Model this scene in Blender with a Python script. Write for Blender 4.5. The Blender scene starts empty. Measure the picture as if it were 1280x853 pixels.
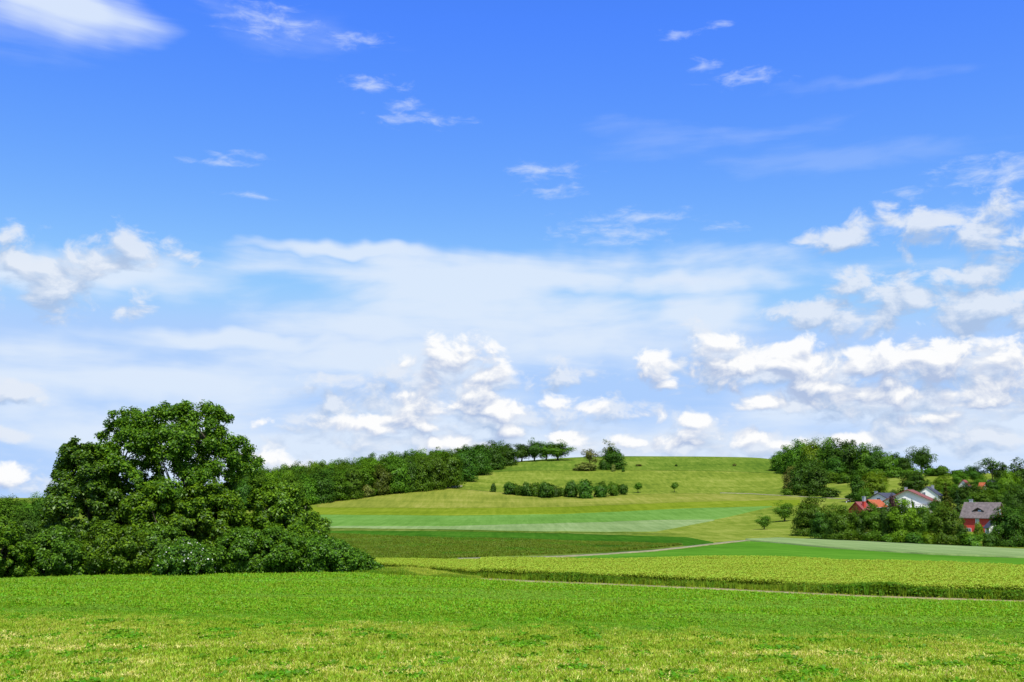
import bpy, math, random
import numpy as np
from mathutils import Vector

SC = bpy.context.scene
COL = SC.collection
R = math.radians
PI = math.pi

# ------------------------------------------------------------------ camera
F, CX, CY, HORIZON = 1244.0, 640.0, 426.5, 615.0
PITCH = math.atan((HORIZON - CY) / F)
cam_d = bpy.data.cameras.new('camera')
cam = bpy.data.objects.new('camera', cam_d)
COL.objects.link(cam)
cam_d.sensor_width = 36.0
cam_d.lens = 36.0 * F / 1280.0
cam_d.clip_start = 0.1
cam_d.clip_end = 20000.0
cam.location = (0, 0, 0)
cam.rotation_euler = (PI / 2 + PITCH, 0, 0)
SC.camera = cam

# ------------------------------------------------------------------ sun, exposure
SUN_AZ, SUN_EL = 166.0, 57.0
s_dir = Vector((math.sin(R(SUN_AZ)) * math.cos(R(SUN_EL)), math.cos(R(SUN_AZ)) * math.cos(R(SUN_EL)), math.sin(R(SUN_EL))))
sun_d = bpy.data.lights.new('sun', 'SUN')
sun_d.energy = 4.2
sun_d.angle = R(0.53)
sun_d.color = (1.0, 0.955, 0.88)
sun = bpy.data.objects.new('sun', sun_d)
sun.rotation_euler = (-s_dir).to_track_quat('-Z', 'Y').to_euler()
sun.location = s_dir * 300
COL.objects.link(sun)
SC.view_settings.view_transform = 'Standard'
SC.view_settings.look = 'None'
SC.view_settings.exposure = 0.35
SC.view_settings.gamma = 1.0
SC.view_settings.use_curve_mapping = False
SC.cycles.max_bounces = 8
SC.cycles.diffuse_bounces = 3
SC.cycles.transmission_bounces = 4
SC.cycles.transparent_max_bounces = 8


def ray(px, row):
    """horizontal azimuth and slope of the sight line through a point of the photograph"""
    x = (px - CX) / F
    y = -(row - CY) / F
    fw = math.cos(PITCH) - y * math.sin(PITCH)
    up = math.sin(PITCH) + y * math.cos(PITCH)
    h = math.hypot(fw, x)
    return math.atan2(x, fw), up / h


# ------------------------------------------------------------------ node helper
class NT:
    def __init__(self, tree):
        self.t = tree

    def n(self, kind, **kw):
        nd = self.t.nodes.new(kind)
        for k, v in kw.items():
            setattr(nd, k, v)
        return nd

    def set(self, sock, v):
        if isinstance(v, bpy.types.NodeSocket):
            self.t.links.new(v, sock)
        elif v is not None:
            sock.default_value = v

    def math(self, op, a, b=None, c=None, clamp=False):
        nd = self.n('ShaderNodeMath', operation=op, use_clamp=clamp)
        self.set(nd.inputs[0], a); self.set(nd.inputs[1], b); self.set(nd.inputs[2], c)
        return nd.outputs[0]

    def vec(self, op, a, b=None, c=None):
        nd = self.n('ShaderNodeVectorMath', operation=op)
        self.set(nd.inputs[0], a); self.set(nd.inputs[1], b)
        if c is not None:
            self.set(nd.inputs[2], c)
        return nd.outputs[1] if op in ('LENGTH', 'DOT_PRODUCT') else nd.outputs[0]

    def noise(self, v, scale, detail=3, rough=0.5, dims='3D', distort=0.0, color=False):
        nd = self.n('ShaderNodeTexNoise', noise_dimensions=dims)
        self.set(nd.inputs['Vector'], v)
        nd.inputs['Scale'].default_value = scale
        nd.inputs['Detail'].default_value = detail
        nd.inputs['Roughness'].default_value = rough
        nd.inputs['Distortion'].default_value = distort
        return nd.outputs['Color'] if color else nd.outputs[0]

    def smooth(self, v, a, b, lo=0.0, hi=1.0, kind='SMOOTHSTEP'):
        nd = self.n('ShaderNodeMapRange', interpolation_type=kind)
        self.set(nd.inputs[0], v)
        for k, x in zip((1, 2, 3, 4), (a, b, lo, hi)):
            self.set(nd.inputs[k], x)
        return nd.outputs[0]

    def mix(self, f, a, b, mode='MIX'):
        nd = self.n('ShaderNodeMix', data_type='RGBA', blend_type=mode)
        self.set(nd.inputs[0], f); self.set(nd.inputs[6], a); self.set(nd.inputs[7], b)
        return nd.outputs[2]

    def ramp(self, f, stops):
        nd = self.n('ShaderNodeValToRGB')
        cr = nd.color_ramp
        while len(cr.elements) < len(stops):
            cr.elements.new(0.5)
        for e, (p, c) in zip(cr.elements, stops):
            e.position = p
            e.color = (*c, 1) if len(c) == 3 else c
        self.set(nd.inputs[0], f)
        return nd.outputs[0]


def C4(c):
    return (c[0], c[1], c[2], 1.0)


# ------------------------------------------------------------------ world: Nishita sky with clouds
SKY_STRENGTH = 0.1
world = bpy.data.worlds.new('World')
SC.world = world
world.use_nodes = True
wt = world.node_tree
wt.nodes.clear()
W = NT(wt)
D2R = 180.0 / PI


def az_el(px, row):
    a, s = ray(px, row)
    return a * D2R, math.atan(s) * D2R


def ellipses(g, P, items, warp=None):
    """smallest normalised distance to a list of clouds given as (px, row, half width px, half height px)"""
    out = None
    for (px, row, hw, hh) in items:
        u, v = az_el(px, row)
        a, b = hw * 1.1 / 21.7, hh * 1.1 / 21.7
        w = g.n('ShaderNodeVectorMath', operation='MULTIPLY_ADD')
        g.set(w.inputs[0], P)
        w.inputs[1].default_value = (1 / a, 1 / b, 0)
        w.inputs[2].default_value = (-u / a, -v / b, 0)
        l = g.vec('LENGTH', w.outputs[0])
        out = l if out is None else g.math('MINIMUM', out, l)
    return out


CUMULUS = [  # crisp white heaps
    (1030, 460, 150, 26), (1175, 452, 110, 32), (920, 460, 64, 28), (600, 512, 120, 18), (568, 455, 62, 32), (1130, 492, 150, 20),
    (560, 452, 50, 30), (600, 470, 45, 20), (540, 440, 24, 18),
    (826, 462, 34, 27), (836, 480, 22, 14),
    (460, 528, 46, 15), (520, 532, 50, 16), (600, 503, 40, 18), (690, 503, 44, 16), (735, 512, 30, 12), (798, 521, 36, 13),
    (505, 495, 26, 14), (640, 542, 24, 12), (560, 556, 50, 13), (700, 548, 36, 10), (340, 573, 26, 15), (366, 584, 26, 6), (8, 592, 26, 12),
    (326, 528, 15, 12), (865, 551, 40, 14), (870, 525, 26, 10), (945, 546, 34, 17), (975, 556, 34, 9), (1075, 550, 30, 9), (780, 552, 30, 8),
    (985, 437, 44, 17), (1062, 441, 26, 12), (900, 432, 40, 18), (1150, 447, 46, 18), (1190, 436, 44, 20), (1245, 448, 36, 14),
    (1030, 484, 70, 18), (1110, 478, 44, 16), (905, 478, 36, 16), (1180, 525, 44, 12), (1250, 500, 40, 16), (950, 508, 40, 12),
]
SOFT = [  # soft grey stuff between and below the heaps
    (172, 306, 42, 18), (72, 370, 62, 20), (72, 368, 44, 14), (16, 310, 36, 16), (1215, 350, 40, 18), (1265, 372, 44, 18),
    (1000, 470, 120, 26), (1140, 500, 150, 36), (1230, 470, 90, 46), (1240, 385, 100, 34), (1130, 372, 60, 26), (1060, 352, 34, 18), (1060, 300, 44, 14),
    (1150, 278, 60, 16), (1245, 290, 76, 32), (1045, 398, 76, 20), (900, 455, 70, 34), (640, 525, 190, 24), (470, 505, 110, 30), (560, 480, 90, 24), (700, 470, 36, 18),
    (95, 326, 66, 20), (12, 492, 34, 12), (70, 378, 70, 18), (20, 316, 50, 22), (560, 560, 200, 16), (960, 556, 160, 14), (1220, 545, 130, 14), (10, 598, 60, 14),
    (1250, 550, 110, 10), (340, 580, 50, 12), (5, 545, 24, 6),
]
VEIL = [  # high thin sheet
    (62, -4, 104, 42), (62, -4, 80, 30),     (640, 345, 370, 27), (120, 345, 220, 26), (620, 402, 260, 38), (740, 425, 180, 40), (290, 428, 170, 14), (560, 355, 180, 34), (860, 350, 130, 22),
    (200, 470, 330, 40), (880, 395, 70, 40), (420, 312, 110, 9), (640, 560, 900, 60), (450, 450, 160, 30),
]
WISPS = [
    (330, 22, 52, 18), (362, 30, 30, 12), (445, 49, 40, 8), (468, 107, 40, 9), (505, 128, 14, 10), (525, 150, 52, 8), (270, 203, 40, 5), (295, 195, 28, 5), (315, 246, 30, 3),
    (680, 216, 42, 11), (692, 238, 34, 7), (790, 272, 76, 9), (770, 292, 66, 14), (850, 45, 18, 7), (880, 81, 20, 7), (930, 97, 42, 11), (905, 30, 16, 5),
    (1250, 212, 64, 16), (1135, 243, 24, 7), (1240, 225, 46, 8), (1150, 276, 70, 14), (1250, 262, 60, 12), (845, 350, 60, 8), (850, 380, 30, 7), (903, 283, 20, 5),
]
FAINT = [(1040, 195, 150, 18), (930, 168, 110, 14), (820, 175, 110, 22), (1080, 100, 130, 8), (350, 40, 110, 30), (60, 50, 120, 24)]


def density_group(name, items, amp, scale, warp_amt, stretch, generic=True, detail=5, rough=0.55, core=1.0):
    gt = bpy.data.node_groups.new(name, 'ShaderNodeTree')
    gt.interface.new_socket('P', in_out='INPUT', socket_type='NodeSocketVector')
    gt.interface.new_socket('D', in_out='OUTPUT', socket_type='NodeSocketFloat')
    g = NT(gt)
    gi, go = g.n('NodeGroupInput'), g.n('NodeGroupOutput')
    P = gi.outputs[0]
    wn = g.noise(P, 0.33, 2, 0.5, '2D', color=True)
    wv = g.n('ShaderNodeVectorMath', operation='MULTIPLY_ADD')
    g.set(wv.inputs[0], wn)
    wv.inputs[1].default_value = (warp_amt, warp_amt * 0.55, 0)
    wv.inputs[2].default_value = (-warp_amt / 2, -warp_amt * 0.275, 0)
    Pw = g.vec('ADD', P, wv.outputs[0])
    m = ellipses(g, Pw, items)
    if generic:   # the same kind of cloud goes on all round the horizon
        sep = g.n('ShaderNodeSeparateXYZ'); g.set(sep.inputs[0], P)
        au = g.math('ABSOLUTE', sep.outputs[0])
        side = g.smooth(au, 30.0, 36.0)
        low = g.noise(g.vec('MULTIPLY', P, (0.6, 1.5, 0)), 0.13, 1, 0.5, '2D')
        el = g.smooth(sep.outputs[1], 3.0, 26.0, 0.0, 0.45)
        mg = g.math('ADD', g.math('MULTIPLY_ADD', low, -3.2, 2.55), el)
        mg = g.math('ADD', mg, g.math('MULTIPLY_ADD', side, -4.0, 4.0))
        m = g.math('MINIMUM', m, mg)
    Ps = g.vec('MULTIPLY', P, stretch)
    n = g.noise(Ps, scale, detail, rough, '2D', distort=0.25)
    d = g.math('MULTIPLY_ADD', n, amp, -amp / 2)
    d = g.math('ADD', g.math('MULTIPLY_ADD', m, -core, core), d)
    g.set(go.inputs[0], d)
    return gt


def use_group(tree, P):
    nd = W.n('ShaderNodeGroup')
    nd.node_tree = tree
    W.set(nd.inputs[0], P)
    return nd.outputs[0]


tc = W.n('ShaderNodeTexCoord')
sx = W.n('ShaderNodeSeparateXYZ')
W.set(sx.inputs[0], W.vec('NORMALIZE', tc.outputs['Generated']))
U = W.math('MULTIPLY', W.math('ARCTAN2', sx.outputs[0], sx.outputs[1]), D2R)
V = W.math('MULTIPLY', W.math('ARCSINE', sx.outputs[2]), D2R)
cb = W.n('ShaderNodeCombineXYZ')
W.set(cb.inputs[0], U); W.set(cb.inputs[1], V)
P = cb.outputs[0]

sky = W.n('ShaderNodeTexSky')
sky.sky_type = 'NISHITA'
sky.sun_disc = False
sky.sun_elevation = R(SUN_EL)
sky.sun_rotation = R(SUN_AZ)
sky.altitude = 400
sky.air_density = 1.0
sky.dust_density = 0.3
sky.ozone_density = 3.0
K = 1.0 / (SKY_STRENGTH * 2 ** SC.view_settings.exposure)
sb = W.n('ShaderNodeSeparateColor')
W.set(sb.inputs[0], sky.outputs[0])
br = W.math('SMOOTH_MIN', W.math('MULTIPLY', W.math('POWER', sb.outputs[0], 1.75), 0.54), 3.3, 0.8)   # the photograph's tone curve on the sky
bgc = W.math('SMOOTH_MIN', W.math('MULTIPLY', W.math('POWER', sb.outputs[1], 1.2), 0.95), 4.9, 1.0)
bb = W.math('MINIMUM', W.math('MULTIPLY', sb.outputs[2], 2.3), 7.75)
cbn = W.n('ShaderNodeCombineColor')
for i_, q_ in enumerate((br, bgc, bb)):
    W.set(cbn.inputs[i_], q_)
base = cbn.outputs[0]

g_cum = density_group('cumulus_field', CUMULUS, 3.7, 0.46, 0.7, (1.0, 1.35, 0), detail=7, rough=0.55, core=1.2)
g_soft = density_group('soft_cloud_field', SOFT, 3.6, 0.42, 2.0, (1.0, 1.6, 0), detail=6, rough=0.58)
g_veil = density_group('veil_field', VEIL, 2.0, 0.20, 2.2, (0.40, 1.9, 0), detail=5, rough=0.52)
g_wisp = density_group('wisp_field', WISPS, 3.4, 0.7, 0.9, (0.9, 2.6, 0), detail=6, rough=0.62, generic=False)
g_faint = density_group('faint_field', FAINT, 3.0, 0.25, 2.0, (0.5, 2.8, 0), detail=5, generic=False)

col = base
# thin high sheet
dv = use_group(g_veil, P)
av = W.smooth(dv, -0.28, 0.72, 0.0, 0.90)
col = W.mix(av, col, C4((0.74 * K, 0.84 * K, 0.98 * K)))
df = use_group(g_faint, P)
col = W.mix(W.smooth(df, -0.1, 1.4, 0.0, 0.15), col, C4((0.72 * K, 0.82 * K, 1.0 * K)))
dw = use_group(g_wisp, P)
aw = W.smooth(dw, -0.2, 1.9, 0.0, 0.62)
col = W.mix(aw, col, C4((0.72 * K, 0.81 * K, 0.97 * K)))
# soft grey clouds
ds = use_group(g_soft, P)
ds2 = use_group(g_soft, W.vec('ADD', P, (0.3, 0.8, 0)))
ls = W.math('MULTIPLY_ADD', W.math('SUBTRACT', ds, ds2), 0.85, 0.45, clamp=True)
cs = W.mix(ls, C4((0.41 * K, 0.54 * K, 0.77 * K)), C4((0.78 * K, 0.84 * K, 0.94 * K)))
a_s = W.smooth(ds, -0.25, 0.75, 0.0, 0.88)
col = W.mix(a_s, col, cs)
# crisp heaps, lit from above
dc = use_group(g_cum, P)
dc2 = use_group(g_cum, W.vec('ADD', P, (0.15, 0.40, 0)))
dc3 = use_group(g_cum, W.vec('ADD', P, (0.35, 1.35, 0)))
lc = W.math('MULTIPLY_ADD', W.math('SUBTRACT', dc, dc2), 0.55, 0.34)
lc = W.math('MULTIPLY_ADD', W.math('SUBTRACT', dc, W.math('MAXIMUM', dc3, -0.6)), 0.42, lc, clamp=True)
cc = W.mix(lc, C4((0.44 * K, 0.54 * K, 0.76 * K)), C4((1.0 * K, 1.0 * K, 1.0 * K)))
ac = W.smooth(dc, 0.05, 0.85, 0.0, 0.96)
col = W.mix(ac, col, cc)
bg = W.n('ShaderNodeBackground')
bg.inputs['Strength'].default_value = SKY_STRENGTH
W.set(bg.inputs['Color'], col)
wo = W.n('ShaderNodeOutputWorld')
W.set(wo.inputs['Surface'], bg.outputs[0])

# ------------------------------------------------------------------ terrain as a height function
PATH_ROWS = ([400, 470, 560, 655, 740, 880, 1080, 1280, 1500], [719, 719, 722.5, 728, 731, 737, 746.5, 753, 760])


def path_row(px):
    return float(np.interp(px, *PATH_ROWS))


_p0 = (-5.0, 69.0); _p1 = (26.5, 48.5)


def path_r(px):
    """distance of the foreground path, a straight line over the ground"""
    a, _ = ray(px, path_row(px))
    dx, dy = _p1[0] - _p0[0], _p1[1] - _p0[1]
    # point on the line with x / y = tan(a)
    t = (math.tan(a) * _p0[1] - _p0[0]) / (dx - math.tan(a) * dy)
    x, y = _p0[0] + t * dx, _p0[1] + t * dy
    return math.hypot(x, y)


TABLE = {
    0: [(75, 724), (110, 705), (150, 690), (250, 665), (400, 642), (600, 634), (900, 632)],
    200: [(74, 721), (110, 704), (150, 692), (230, 672), (350, 648), (450, 636), (560, 626), (700, 622), (1000, 626)],
    340: [(73, 720), (110, 703), (150, 692), (190, 680), (235, 669), (265, 661), (340, 646), (400, 638), (440, 631), (520, 618), (620, 606), (900, 610)],
    420: [(72, 719), (110, 704), (140, 697), (185, 681), (230, 669), (262, 660), (340, 645), (395, 636), (432, 626), (520, 611), (600, 601), (900, 605)],
    500: [(71, 719.5), (110, 704), (140, 697), (185, 681), (230, 669), (262, 660), (340, 645), (400, 636), (452, 616), (530, 602), (620, 592), (900, 600)],
    560: [('P',), (110, 705), (140, 697), (185, 681), (230, 670), (262, 661), (340, 645), (400, 636), (465, 609), (540, 595), (620, 586), (900, 595)],
    640: [('P',), (108, 705), (140, 698), (185, 682), (230, 672), (262, 662), (340, 645), (405, 635), (455, 618), (475, 613), (560, 588), (610, 577), (700, 580), (900, 594)],
    700: [('P',), (108, 705), (140, 698), (185, 683), (230, 673), (262, 662), (340, 645), (405, 634), (452, 620), (478, 614), (560, 588), (605, 575), (660, 573), (750, 580), (900, 592)],
    760: [('P',), (108, 706), (140, 699), (185, 684), (230, 674), (265, 663), (340, 645), (405, 632), (450, 621), (480, 613), (560, 588), (640, 570.5), (720, 575), (900, 590)],
    880: [('P',), (105, 704), (135, 696), (165, 688), (190, 680), (220, 671), (270, 662), (330, 650), (385, 635), (430, 623), (465, 616), (560, 588), (640, 571), (720, 575), (900, 590)],
    960: [('P',), (104, 704), (135, 695), (165, 687), (195, 680), (215, 675), (235, 670), (300, 655), (370, 633), (430, 621), (465, 617), (550, 592), (630, 572), (720, 577), (900, 592)],
    1040: [('P',), (102, 708), (130, 699), (165, 688), (205, 677), (222, 674), (300, 650), (380, 628), (420, 619), (480, 605), (540, 592), (600, 586), (720, 592), (900, 600)],
    1160: [('P',), (100, 711), (125, 702), (160, 694), (205, 682), (222, 679), (270, 662), (330, 632), (400, 612), (470, 593), (520, 592), (700, 598), (900, 604)],
    1280: [('P',), (97, 717), (118, 709), (160, 698), (200, 688), (222, 684), (270, 668), (330, 640), (400, 612), (470, 592), (520, 592), (700, 598), (900, 604)],
}


def pchip(x, y, xq):
    """monotone cubic interpolation"""
    x = np.asarray(x, float); y = np.asarray(y, float)
    h = np.diff(x); dl = np.diff(y) / h
    m = np.zeros_like(y)
    m[0], m[-1] = dl[0], dl[-1]
    for i in range(1, len(x) - 1):
        if dl[i - 1] * dl[i] > 0:
            w1, w2 = 2 * h[i] + h[i - 1], h[i] + 2 * h[i - 1]
            m[i] = (w1 + w2) / (w1 / dl[i - 1] + w2 / dl[i])
    k = np.clip(np.searchsorted(x, xq) - 1, 0, len(x) - 2)
    t = (xq - x[k]) / h[k]
    t = np.clip(t, 0, 1)
    return ((1 + 2 * t) * (1 - t) ** 2 * y[k] + t * (1 - t) ** 2 * h[k] * m[k] + t * t * (3 - 2 * t) * y[k + 1] + t * t * (t - 1) * h[k] * m[k + 1])


RG = np.concatenate([np.linspace(0, 120, 121)[:-1], np.linspace(120, 800, 341)[:-1], np.linspace(800, 5000, 60)])
AG = np.radians(np.arange(-180, 180.01, 0.5))
_cols, _zs = [], []
for px, lst in TABLE.items():
    rr, zz = [0, 8, 20], [-1.9, -2.6, -3.64]
    for e in lst:
        if e[0] == 'P':
            r_, row_ = path_r(px), path_row(px)
        else:
            r_, row_ = e
        a_, s_ = ray(px, row_)
        rr.append(r_); zz.append(s_ * r_)
    rr += [1500, 5000]; zz += [zz[-1] * 0.6 - 4, -30]
    _cols.append(ray(px, 640)[0]); _zs.append(pchip(rr, zz, RG))
_cols = np.array(_cols); _zs = np.array(_zs)
# gentle profile for everything outside the photograph
_gen = pchip([0, 8, 20, 60, 200, 500, 1000, 2000, 5000], [-1.9, -2.4, -3.0, -4.5, -8, -6, -4, -12, -30], RG)
ZG = np.zeros((len(AG), len(RG)))
for i, a in enumerate(AG):
    ac_ = np.clip(a, _cols[0], _cols[-1])
    k = min(max(np.searchsorted(_cols, ac_) - 1, 0), len(_cols) - 2)
    t = (ac_ - _cols[k]) / (_cols[k + 1] - _cols[k])
    z = _zs[k] * (1 - t) + _zs[k + 1] * t
    w = min(max((abs(a) - R(32)) / R(40), 0), 1); w = w * w * (3 - 2 * w)
    ZG[i] = z * (1 - w) + _gen * w


def blur(a, n, axis):
    for _ in range(n):
        if axis == 0:
            a = np.concatenate([a[:1], (a[:-2] + 2 * a[1:-1] + a[2:]) / 4, a[-1:]], 0)
        else:
            a = np.concatenate([a[:, :1], (a[:, :-2] + 2 * a[:, 1:-1] + a[:, 2:]) / 4, a[:, -1:]], 1)
    return a


ZG = blur(blur(ZG, 6, 0), 5, 1)


def zt(x, y):
    x = np.asarray(x, float); y = np.asarray(y, float)
    r = np.hypot(x, y); a = np.arctan2(x, y)
    fa = (a + PI) / R(0.5)
    ia = np.clip(fa.astype(int), 0, len(AG) - 2); ta = fa - ia
    ir = np.clip(np.searchsorted(RG, r) - 1, 0, len(RG) - 2)
    tr = np.clip((r - RG[ir]) / (RG[ir + 1] - RG[ir]), 0, 1)
    return (ZG[ia, ir] * (1 - ta) * (1 - tr) + ZG[ia + 1, ir] * ta * (1 - tr) + ZG[ia, ir + 1] * (1 - ta) * tr + ZG[ia + 1, ir + 1] * ta * tr)


_RQ = np.concatenate([np.arange(6, 200, 0.25), np.arange(200, 760, 0.5)])


def hit(px, row, rmax=755.0, h=0.0):
    """first point of the terrain (raised by h) on the sight line through (px, row): azimuth, distance"""
    a, s = ray(px, row)
    z = zt(_RQ * math.sin(a), _RQ * math.cos(a)) + h
    k = np.nonzero(z >= s * _RQ)[0]
    r = _RQ[k[0]] if len(k) else _RQ[int(np.argmin(s * _RQ - z))]
    if len(k) and k[0] > 0:
        i = k[0]
        e0 = s * _RQ[i - 1] - z[i - 1]; e1 = z[i] - s * _RQ[i]
        r = _RQ[i - 1] + (_RQ[i] - _RQ[i - 1]) * e0 / max(e0 + e1, 1e-9)
    return a, min(float(r), rmax)


def spot(px, row):
    a, r = hit(px, row)
    x, y = r * math.sin(a), r * math.cos(a)
    return x, y, float(zt(x, y)), r


def at(px, r):
    a, _ = ray(px, 640)
    x, y = r * math.sin(a), r * math.cos(a)
    return x, y, float(zt(x, y))


# ------------------------------------------------------------------ value noise for scattering
def vnoise(x, y, seed=0):
    xi, yi = np.floor(x).astype(np.int64), np.floor(y).astype(np.int64)
    fx, fy = x - xi, y - yi
    fx = fx * fx * (3 - 2 * fx); fy = fy * fy * (3 - 2 * fy)

    def h(i, j):
        v = (i * 374761393 + j * 668265263 + seed * 974634541) & 0x7fffffff
        v = ((v ^ (v >> 13)) * 1274126177) & 0x7fffffff
        return ((v ^ (v >> 16)) & 0xffff) / 65535.0
    return (h(xi, yi) * (1 - fx) + h(xi + 1, yi) * fx) * (1 - fy) + (h(xi, yi + 1) * (1 - fx) + h(xi + 1, yi + 1) * fx) * fy


def fbm(x, y, seed=0, o=3):
    s, a, t = 0, 0.5, 0
    for k in range(o):
        s = s + a * vnoise(x * 2 ** k, y * 2 ** k, seed + k); t += a; a *= 0.5
    return s / t


# ------------------------------------------------------------------ mesh helpers
def mesh_np(name, verts, faces, mat=None, smooth=False):
    """faces: (n, k) array of one polygon size, or list of such arrays"""
    me = bpy.data.meshes.new(name)
    if not isinstance(faces, list):
        faces = [faces]
    faces = [np.asarray(f, np.int32) for f in faces if len(f)]
    verts = np.asarray(verts, np.float32)
    me.vertices.add(len(verts))
    me.vertices.foreach_set('co', verts.ravel())
    nl = sum(f.size for f in faces); nf = sum(len(f) for f in faces)
    me.loops.add(nl); me.polygons.add(nf)
    me.loops.foreach_set('vertex_index', np.concatenate([f.ravel() for f in faces]))
    tot = np.concatenate([np.full(len(f), f.shape[1], np.int32) for f in faces])
    st = np.concatenate([[0], np.cumsum(tot)[:-1]]).astype(np.int32)
    me.polygons.foreach_set('loop_start', st)
    if smooth:
        me.polygons.foreach_set('use_smooth', np.ones(nf, bool))
    me.update(calc_edges=True)
    me.validate()
    if mat is not None:
        me.materials.append(mat)
    return me


def link(name, me, parent=None, loc=None, rot=None):
    o = bpy.data.objects.new(name, me)
    COL.objects.link(o)
    if parent is not None:
        o.parent = parent
    if loc is not None:
        o.location = loc
    if rot is not None:
        o.rotation_euler = rot
    return o


def structure(name, me, label=None):
    o = link(name, me)
    o['kind'] = 'structure'
    if label:
        o['label'] = label
    return o


def thing(name, label, cat, loc, rz=0.0, sc=(1, 1, 1), group=None):
    o = bpy.data.objects.new(name, None)
    o.empty_display_size = 0.5
    COL.objects.link(o)
    o.location = loc
    o.rotation_euler = (0, 0, rz)
    o.scale = sc
    o['label'] = label
    o['category'] = cat
    if group:
        o['group'] = group
    return o


class MB:
    """collects vertices and faces for one mesh"""
    def __init__(self):
        self.v, self.f = [], []

    def add(self, vs, fs):
        b = len(self.v)
        self.v += [tuple(v) for v in vs]
        self.f += [tuple(i + b for i in f) for f in fs]

    def box(self, x0, x1, y0, y1, z0, z1):
        self.add([(x0, y0, z0), (x1, y0, z0), (x1, y1, z0), (x0, y1, z0), (x0, y0, z1), (x1, y0, z1), (x1, y1, z1), (x0, y1, z1)],
                 [(0, 3, 2, 1), (4, 5, 6, 7), (0, 1, 5, 4), (1, 2, 6, 5), (2, 3, 7, 6), (3, 0, 4, 7)])

    def prism(self, poly, y0, y1):
        """polygon in xz extruded along y"""
        n = len(poly)
        vs = [(x, y0, z) for x, z in poly] + [(x, y1, z) for x, z in poly]
        fs = [tuple(range(n)), tuple(range(2 * n - 1, n - 1, -1))]
        fs += [(i, i + n, (i + 1) % n + n, (i + 1) % n) for i in range(n)]
        self.add(vs, fs)

    def tube(self, pts, rad, sides=7):
        pts = [Vector(p) for p in pts]
        vs, fs = [], []
        for i, p in enumerate(pts):
            d = (pts[min(i + 1, len(pts) - 1)] - pts[max(i - 1, 0)]).normalized()
            u = d.cross(Vector((0.31, 0.95, 0.05))).normalized(); w = d.cross(u)
            for k in range(sides):
                t = 2 * PI * k / sides
                vs.append(p + (u * math.cos(t) + w * math.sin(t)) * rad[i])
        for i in range(len(pts) - 1):
            for k in range(sides):
                k2 = (k + 1) % sides
                fs.append((i * sides + k, i * sides + k2, (i + 1) * sides + k2, (i + 1) * sides + k))
        fs.append(tuple(range(sides))[::-1]); fs.append(tuple(len(vs) - sides + k for k in range(sides)))
        self.add(vs, fs)

    def mesh(self, name, mat=None, smooth=False):
        me = bpy.data.meshes.new(name)
        me.from_pydata(self.v, [], self.f)
        if smooth:
            for p in me.polygons:
                p.use_smooth = True
        me.update()
        if mat:
            me.materials.append(mat)
        return me


# ------------------------------------------------------------------ materials
def new_mat(name):
    m = bpy.data.materials.new(name)
    m.use_nodes = True
    m.node_tree.nodes.clear()
    return m, NT(m.node_tree)


def foliage(name, dark, mid, light, trans=0.35, gloss=0.06, hue=0.02, obj_var=0.25, gain=(1.95, 1.65, 0.70)):
    dark, mid, light = (tuple(c * k for c, k in zip(q, gain)) for q in (dark, mid, light))
    gloss *= 0.3
    m, g = new_mat(name)
    geo = g.n('ShaderNodeNewGeometry'); oi = g.n('ShaderNodeObjectInfo')
    c = g.ramp(geo.outputs['Random Per Island'], [(0.0, dark), (0.55, mid), (1.0, light)])
    hs = g.n('ShaderNodeHueSaturation')
    g.set(hs.inputs['Hue'], g.math('MULTIPLY_ADD', oi.outputs['Random'], hue * 2, 0.5 - hue))
    g.set(hs.inputs['Value'], g.math('MULTIPLY_ADD', oi.outputs['Random'], obj_var * 2, 1 - obj_var))
    g.set(hs.inputs['Color'], c)
    c = hs.outputs[0]
    d = g.n('ShaderNodeBsdfDiffuse'); g.set(d.inputs['Color'], c)
    t = g.n('ShaderNodeBsdfTranslucent')
    g.set(t.inputs['Color'], g.mix(1.0, c, (1.25, 1.15, 0.55, 1), 'MULTIPLY'))
    mx = g.n('ShaderNodeMixShader'); mx.inputs[0].default_value = trans
    g.set(mx.inputs[1], d.outputs[0]); g.set(mx.inputs[2], t.outputs[0])
    gl = g.n('ShaderNodeBsdfGlossy'); gl.inputs['Roughness'].default_value = 0.42
    gl.inputs['Color'].default_value = (0.9, 0.95, 0.9, 1)
    m2 = g.n('ShaderNodeMixShader'); m2.inputs[0].default_value = gloss
    g.set(m2.inputs[1], mx.outputs[0]); g.set(m2.inputs[2], gl.outputs[0])
    o = g.n('ShaderNodeOutputMaterial'); g.set(o.inputs[0], m2.outputs[0])
    return m


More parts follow.
